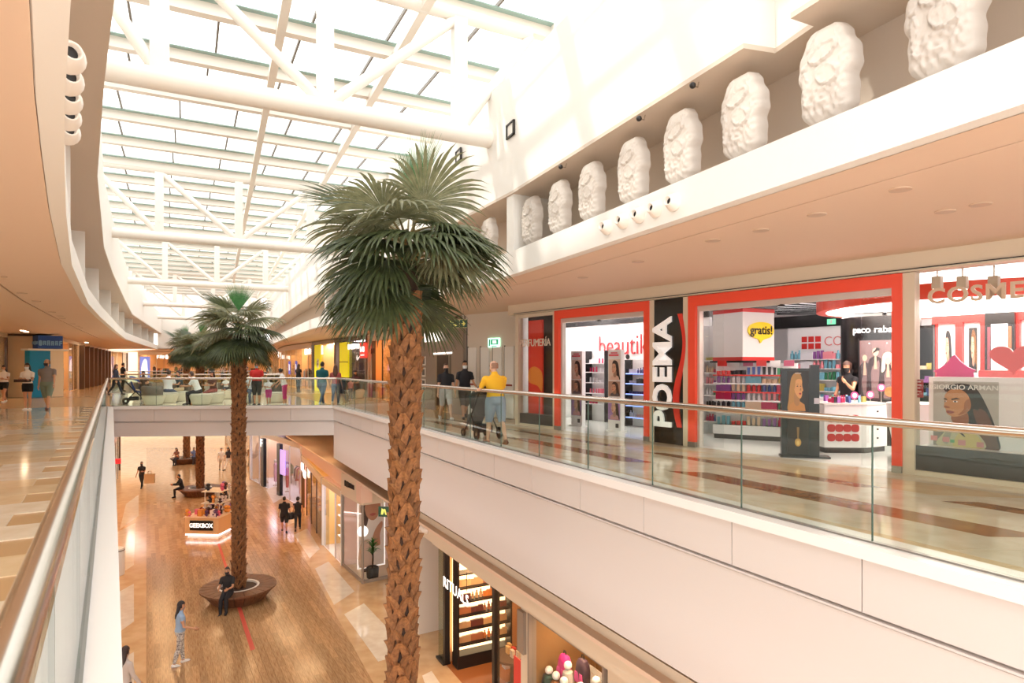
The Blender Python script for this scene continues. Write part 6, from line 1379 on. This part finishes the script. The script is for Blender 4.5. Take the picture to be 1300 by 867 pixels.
HOLD = ((18,8,80,30),(18,8,80,30)); PUSH = ((38,8,30,6),(38,8,30,6)); REST = ((6,8,14),(4,9,16)); SWING = ((22,8,14),(-18,9,12)); LAP = ((34,6,58,20),(34,6,58,20)); PHONE = ((26,6,100,30),(10,8,30))
floral = mat('floral_cloth', (240,234,226), .85, vscale=26, col2=(90,80,84)); redflor = mat('red_floral', (206,120,110), .85, vscale=30, col2=(90,40,44))
# heading in degrees: 90 faces away from the camera, -90 faces it
person('woman in white top and black shorts with a tray, walking behind her masked colleague', up(5,511), -75, 1.62, WALK, HOLD, 0, None, ((240,230,222),.5), ((30,28,30),.55), (230,226,220), ((46,32,28),'long'), 'tan')
person('woman in pale top and black shorts holding a dark box, white face mask', up(35,520), -80, 1.64, STAND, HOLD, 0, None, ((246,236,226),.6), ((30,28,30),.5), (240,236,230), ((34,26,24),'long'), 'tan', (246,246,246))
person('man in grey T-shirt and olive shorts striding with dark face mask', up(60,520), -70, 1.84, WALK, SWING, 0, None, ((132,122,118),.6), ((120,132,116),1.0), (96,52,44), ((120,90,70),'bald'), 'tan', (40,40,46), 1.12, yaw=35)
person('woman with long brown hair in dark clothes standing at the far corner of the bridge', up(147,501), 10, 1.68, WALK, REST, 0, None, ((44,46,62),1.9), ((38,40,54),2), (40,36,40), ((90,56,40),'long'), 'light')
person('man in black at the left gallery rail beyond the stroller', upz(156,40), 60, 1.74, STAND, REST, 0, None, ((36,36,40),.6), ((40,40,48),2), skin='tan')
# lounge
CUSH = mat('lounge_grey', (128,116,106), .8); TUB = mat('tub_cream', (232,226,206), .35)
def tub(px, Z, label, back=None, r=.43):
    x, y = AT(px, Z); t = thing('lounge_seat', label, 'seat', (x,y,.004))
    m = MB(); m.lathe([(.29*r/.43,0),(.32*r/.43,.01),(r,.34),(r,.37),(r-.05,.38)], 28); m.obj('tub', TUB, t, smooth=True)
    m = MB(); m.lathe([(r-.04,.35),(r-.03,.40),(r-.08,.44),(.02,.45)], 28); m.obj('cushion', mat('seat_cushion',(206,196,176),.8), t, smooth=True)
    if back is not None:
        m = MB(); rows = []
        for z, o in ((.40,0),(.70,.02),(.76,-.02)):
            rows.append([((r+o)*math.cos(a),(r+o)*math.sin(a),z) for a in [back+math.pi*(-.45+.9*i/14) for i in range(15)]]+[((r-.12+o)*math.cos(a),(r-.12+o)*math.sin(a),z) for a in [back+math.pi*(.45-.9*i/14) for i in range(15)]])
        m.loft(rows); m.obj('backrest', CUSH, t, smooth=True)
    return t
tub(195,25.6,'cream tub seat with grey curved backrest by the glass, next to the blue stroller', R(-90))
tub(213,27.0,'cream tub seat under the man seen from behind in a white shirt'); tub(255,25.7,'cream tub seat under the man with white shirt and dark trousers'); tub(272,26.8,'cream tub seat under the woman in a dark patterned dress')
tub(229,28.4,'cream tub seat with grey backrest under the person in beige shorts', R(90)); tub(318,27.2,'cream tub seat behind the man in the red shirt', R(60)); tub(350,27.4,'cream tub seat behind the child with pink shorts', R(100)); tub(452,31,'cream tub seat near the sneaker shop', R(90)); tub(287,30.5,'cream tub seat behind the child with dark hair', R(90)); tub(180,30.5,'cream tub seat behind the blue stroller', R(90))
st = .45
def on(px, Z): x, y = AT(px, Z); return (x,y,.0)
person('man in white shirt seated with his back to the glass', on(213,27.0), 85, 1.72, SITL, LAP, 6, st, ((246,244,246),.7), ((90,100,130),2), (60,50,50), ((60,44,36),'short'), 'tan', fat=1.15)
person('person in dark top and beige shorts seated facing the man in white', on(229,28.3), -120, 1.66, SITL, LAP, 8, st, ((70,80,90),.6), ((220,196,160),1.0), (60,50,50), ((50,36,30),'short'), 'tan')
person('man in white shirt and dark trousers leaning forward on the tub seat', on(252,25.75), 185, 1.74, SITL, LAP, 22, st, ((248,246,244),.7), ((62,58,66),2), (44,36,36), ((80,60,50),'short'), 'tan')
person('woman in a dark patterned dress seated on the bridge', on(271,26.8), -110, 1.66, SITL, LAP, 4, st, ((110,70,60),.6), ((60,50,50),1.2), (60,40,40), ((40,28,26),'long'), 'tan', pattern=redflor)
person('dark haired child sitting low on the bridge floor seats', on(287,30.4), -90, 1.15, SITL, LAP, 0, st, ((240,236,230),.6), ((90,90,100),1), (200,196,190), ((30,24,24),'short'), 'tan')
person('woman with dark bun seated behind the grey backrest', on(182,30.4), -60, 1.64, SITL, LAP, 10, st, ((90,70,60),.6), ((60,60,70),2), (40,36,36), ((36,26,24),'bun'), 'tan')
person('man in a blue shirt seated behind the blue stroller', on(318,27.2), -60, 1.66, SITL, LAP, 4, st, ((220,224,230),.6), ((80,90,110),2), (40,36,36), ((36,26,24),'short'), 'tan')
person('person in dark clothes seated by the sneaker shop', on(452,30.9), -100, 1.66, SITL, LAP, 6, st, ((80,50,54),.6), ((60,56,60),2), (40,36,36), ((36,26,24),'long'), 'tan')
person('man in a red T-shirt and dark knee shorts facing the atrium, blue mask', upz(326,25.5), -85, 1.68, STAND, REST, 0, None, ((204,48,46),.65), ((58,58,60),1.05), (36,30,30), ((40,30,26),'short'), 'tan', (170,200,220), 1.15)
person('small child in white top and magenta shorts with face mask', upz(341,25.5), -90, 1.08, STAND, ((20,8,80,40),(20,8,80,40)), 0, None, ((246,242,244),.6), ((206,60,140),1.0), (230,226,226), ((40,30,26),'short'), 'tan', (246,246,250), 1.1)
person('woman in white top and magenta cropped trousers bending towards the child', upz(361,25.6), -170, 1.46, STAND, ((30,6,20),(20,8,20)), 14, None, ((240,236,232),.5), ((214,66,130),1.45), (240,236,236), ((34,26,24),'bun'), 'tan', fat=1.05)
person('woman in black top and dark jeans standing before the amber shop', up(379,497), 70, 1.66, STAND, REST, 0, None, ((36,34,36),.5), ((44,42,48),2), (30,28,28), ((60,36,26),'long'), 'tan')
person('man in a teal shirt and blue jeans walking away over the bridge', upz(409,25.6), 80, 1.76, WALK, REST, 0, None, ((20,84,92),.7), ((84,100,124),2), (226,220,216), ((34,26,24),'short'), 'tan', fat=1.08)
person('woman in a red floral top and jeans walking beside the man in teal', upz(426,25.8), 100, 1.62, WALK2, ((10,10,50),(6,9,16)), 0, None, ((170,90,90),.6), ((92,108,132),2), (230,226,220), ((90,54,38),'long'), 'tan')
person('toddler in a pink top on the bridge near the sneaker shop', upz(445,29.2), 120, .98, STAND, REST, 0, None, ((240,170,170),.6), ((110,120,140),2), (230,220,220), ((60,40,34),'short'), 'tan')
person('man at the far rail in a pale shirt behind the man in red', upz(343,43), 170, 1.74, STAND, REST, 0, None, ((226,222,206),.6), ((110,100,90),2), skin='tan')
# right gallery
person('man in black T-shirt with pale print and grey shorts, black mask', up(566,532), -70, 1.66, WALK, REST, 0, None, ((40,40,46),.7), ((206,202,204),1.0), (226,222,220), ((70,44,36),'short'), 'light', (34,32,36), 1.08, .018)
person('man in black T-shirt and dark shorts with lowered white mask', up(590,531), -75, 1.74, WALK2, ((8,16,40),(8,14,36)), 0, None, ((38,36,42),.65), ((88,80,80),1.05), (40,38,40), ((30,24,24),'short'), 'tan', (244,244,244), 1.05, .018)
person('man in a yellow T-shirt and denim shorts pushing a pram', up(629,563), 118, 1.66, ((14,6),(-12,14)), ((34,14,52,24),(30,10,40,10)), 5, None, ((240,182,40),.75), ((146,160,180),1.0), (120,80,60), ((150,108,84),'bald'), 'light', None, 1.2, .016, yaw=-30)
person('shop assistant in a black dress behind the make-up counter', (*AT(1076,12.76),.01), -150, 1.62, STAND, ((40,10,90,20),(10,8,20)), 0, None, ((30,28,32),.3), ((30,28,32),1.0), (30,28,28), ((80,50,40),'bun'), 'tan', (30,30,34), vox=.018)
# ground floor
person('woman with long dark hair, blue top and floral trousers on the wooden floor', lo(229,843), 40, 1.66, ((8,4),(-8,10)), ((-6,12,30),(8,10,62)), 0, None, ((150,176,206),.35), ((240,234,226),1.9), (244,240,236), ((36,28,28),'long'), 'tan', vox=.016, pattern=floral, yaw=20)
person('woman with curly dark hair and pale grey sweater walking below the left gallery', (*AT(158,14.3),FLZ+.01), 70, 1.66, WALK, ((20,10,30),(10,9,20)), 0, None, ((196,184,176),1.95), ((70,70,80),2), (230,226,220), ((54,36,30),'long'), 'tan', vox=.018)
person('person in grey walking at the left edge beside the woman with curly hair', (*AT(136,14.5),FLZ+.01), 80, 1.5, WALK2, REST, 0, None, ((150,140,138),1.9), ((80,76,84),2), (40,36,36), ((60,40,34),'long'), 'tan')
pb_ = lo(180,619); person('man in black T-shirt and trousers carrying a paper shopping bag', pb_, -80, 1.74, WALK, ((10,8,90,20),(4,14,10)), 0, None, ((40,38,40),.6), ((36,36,40),2), (30,28,28), ((40,30,26),'short'), 'tan', (60,60,66))
bx, by_ = AT(190,41.6); g = thing('shopping_bag', 'brown paper shopping bag held by the man in black', 'bag', (bx,by_,FLZ+.30), R(15)); m = MB(); m.box(-.3,.3,-.12,.12,0,.62); m.obj('bag_body', mat('kraft_paper',(206,170,126),.8), g)
for y in (-.08,.08): m = MB(); m.tube([(-.12,y,.62),(-.10,y,.78),(.10,y,.78),(.12,y,.62)], .012, 6); m.obj('handle', mat('kraft_paper',(206,170,126),.8), g)
sx_, sy_ = p2[0]+.05, p2[1]-.92
person('man in black with face mask seated on the round bench under the palm', (sx_,sy_,FLZ), -85, 1.74, ((84,86),(74,70)), LAP, 4, .47, ((38,36,38),.7), ((40,38,42),2), (34,32,32), ((60,44,38),'short'), 'tan', (60,60,64), vox=.018)
person('man in black T-shirt and shorts walking away past the bakery', lo(361,675), 110, 1.72, WALK, REST, 0, None, ((36,34,38),.65), ((34,32,36),.95), (40,36,36), ((34,26,24),'short'), 'tan', fat=1.1)
person('woman in black tank top and dark trousers with a bag, walking beside the bakery', lo(378,673), 105, 1.64, WALK2, REST, 0, None, ((40,38,42),.1), ((46,48,56),1.9), (40,36,36), ((44,32,28),'bun'), 'tan')
hbx = lo(369,673.5); g = thing('handbag', 'dark shoulder bag carried between the couple by the bakery', 'bag', (hbx[0],hbx[1],FLZ+.55), R(20)); m = MB(); m.lathe([(.12,0),(.2,.08),(.2,.26),(.12,.34)],14,sy=.5); m.obj('bag_body', pmat((40,36,40),.6), g); m = MB(); m.tube([(-.15,0,.3),(-.1,0,.62),(.1,0,.62),(.15,0,.3)], .014, 6); m.obj('strap', pmat((40,36,40),.6), g)
person('woman with long black hair in a black dress at the toy kiosk', lo(286,664), 180, 1.68, STAND, ((40,8,50,10),(20,8,40)), 0, None, ((32,30,34),.5), ((32,30,34),1.9), (40,36,36), ((28,22,22),'long'), 'tan')
person('person in black seated on the bench behind the kiosk', (p3[0]-.85,p3[1]-.55,FLZ), -140, 1.7, SITL, LAP, 12, .47, ((34,32,34),1.9), ((38,36,40),2), (34,32,32), ((34,28,26),'short'), 'tan')
person('person in brown seated on the farthest round bench', (p4[0]-.3,p4[1]-.92,FLZ), -90, 1.7, SITL, LAP, 8, .47, ((150,100,80),.6), ((60,56,60),2), (34,32,32), ((34,28,26),'long'), 'tan')
person('person in blue seated on the right side of the farthest round bench', (p4[0]+.85,p4[1]-.5,FLZ), -60, 1.7, SITL, LAP, 8, .47, ((110,120,160),.6), ((60,56,60),2), (34,32,32), ((34,28,26),'short'), 'tan')
person('person in pale shirt and trousers walking far off on the ground floor', lo(281,597), -60, 1.74, WALK, REST, 0, None, ((236,226,216),.7), ((220,200,180),2), (60,50,50), ((40,30,26),'short'), 'tan')
person('person in black top and white trousers walking beside the pale shirt', lo(290,596), -100, 1.72, WALK2, REST, 0, None, ((60,50,50),.6), ((236,232,226),2), (60,50,50), ((40,30,26),'long'), 'tan')
person('person in a brown jacket walking near the white trousers on the ground floor', lo(298,594), 80, 1.76, WALK, REST, 0, None, ((120,80,56),1.9), ((70,60,60),2), (60,50,50), ((40,30,26),'short'), 'tan')
# far shoppers in the upper galleries
for i, (px, Z, c, c2, lb) in enumerate(((94,48,(60,60,70),(70,90,150),'man in dark top inside the left amber shop'),(268,63,(50,46,50),(60,60,70),'person in dark clothes at the far end gallery by the palms'),(283,62.5,(230,220,214),(90,90,110),'person in a white top at the far end gallery'),(296,63.5,(60,80,110),(60,60,70),'person in a blue top at the far end gallery'),(312,62.6,(170,150,140),(50,50,56),'person in a beige top at the far end gallery'))):
    person(lb, upz(px, Z), (-90,80,-70,100,-100)[i], 1.7, WALK if i%2 else STAND, REST, 0, None, (c,.6), (c2,2), vox=.028)

# ---- prams
def pram(loc, rz, label, fabric, canopy):
    t = thing('stroller', label, 'stroller', loc, rz); FM = DARKM
    for s in (-1,1):
        m = MB(); m.tube([(s*.24,-.42,1.02),(s*.24,-.1,.62),(s*.24,.36,.12)], .016, 8); m.obj('frame_tube', FM, t); m = MB(); m.tube([(s*.24,.05,.55),(s*.26,-.34,.12)], .016, 8); m.obj('frame_tube', FM, t)
        for y, r in ((.36,.10),(-.34,.13)):
            m = MB(); m.M = Matrix.Translation((s*.27,y,r)) @ Matrix.Rotation(R(90),4,'Y'); m.lathe([(r*.55,-.012),(r*.8,-.02),(r,-.015),(r,.015),(r*.8,.02),(r*.55,.012)], 18); w_ = m.obj('wheel', FM, t, smooth=True); m = MB(); m.M = Matrix.Translation((s*.27,y,r)) @ Matrix.Rotation(R(90),4,'Y'); m.lathe([(r*.2,-.015),(r*.56,-.006),(r*.56,.006),(r*.2,.015)], 12); m.obj('hub', STEEL, w_)
    m = MB(); m.tube([(-.24,-.42,1.02),(0,-.46,1.05),(.24,-.42,1.02)], .02, 8); m.obj('handle', FM, t)
    m = MB(); m.loft([[(-.2,-.18,.92),(.2,-.18,.92),(.2,-.14,.94),(-.2,-.14,.94)],[(-.2,-.06,.50),(.2,-.06,.50),(.2,.02,.54),(-.2,.02,.54)],[(-.2,.26,.44),(.2,.26,.44),(.2,.26,.50),(-.2,.26,.50)],[(-.18,.36,.26),(.18,.36,.26),(.18,.38,.28),(-.18,.38,.28)]]); m.obj('seat', pmat(fabric,.8), t)
    m = MB(); rows = []
    for j in range(9):
        a = R(-10+j*17); rows.append([(.22*math.cos(b), -.16+.36*math.sin(a)*.9+.0*b, .80+.36*math.cos(a)*(.55+.45*math.sin(b))) for b in [math.pi*i/8 for i in range(9)]])
    m.loft(rows, False, False); m.obj('canopy', pmat(canopy,.8), t, smooth='all')
    m = MB(); m.box(-.17,.17,-.24,.12,.14,.30); m.obj('basket', pmat((46,44,46),.8), t, bevel=.03); return t
gx_, gy_ = G(611,556); pram((gx_,gy_,.004), R(28+0), 'dark grey pram pushed by the man in the yellow T-shirt', (90,88,90), (70,68,70))
pram((*AT(172,26.2),.004), R(-60), 'blue stroller parked at the corner of the bridge beside the tub seat', (40,56,110), (44,60,120))
# bags and the box held on the left gallery
hx_, hy_ = up(35,520)[:2]; tr = thing('cardboard_tray', 'dark flat tray held by the woman with white mask', 'tray', (hx_+.08,hy_-.34,1.0), R(10)); m = MB(); m.box(-.2,.2,-.14,.14,0,.04); m.obj('base', pmat((60,40,36)), tr)
m = MB(); m.box(-.2,.2,-.14,-.13,.04,.10); m.box(-.2,.2,.13,.14,.04,.10); m.obj('rim', pmat((60,40,36)), tr)
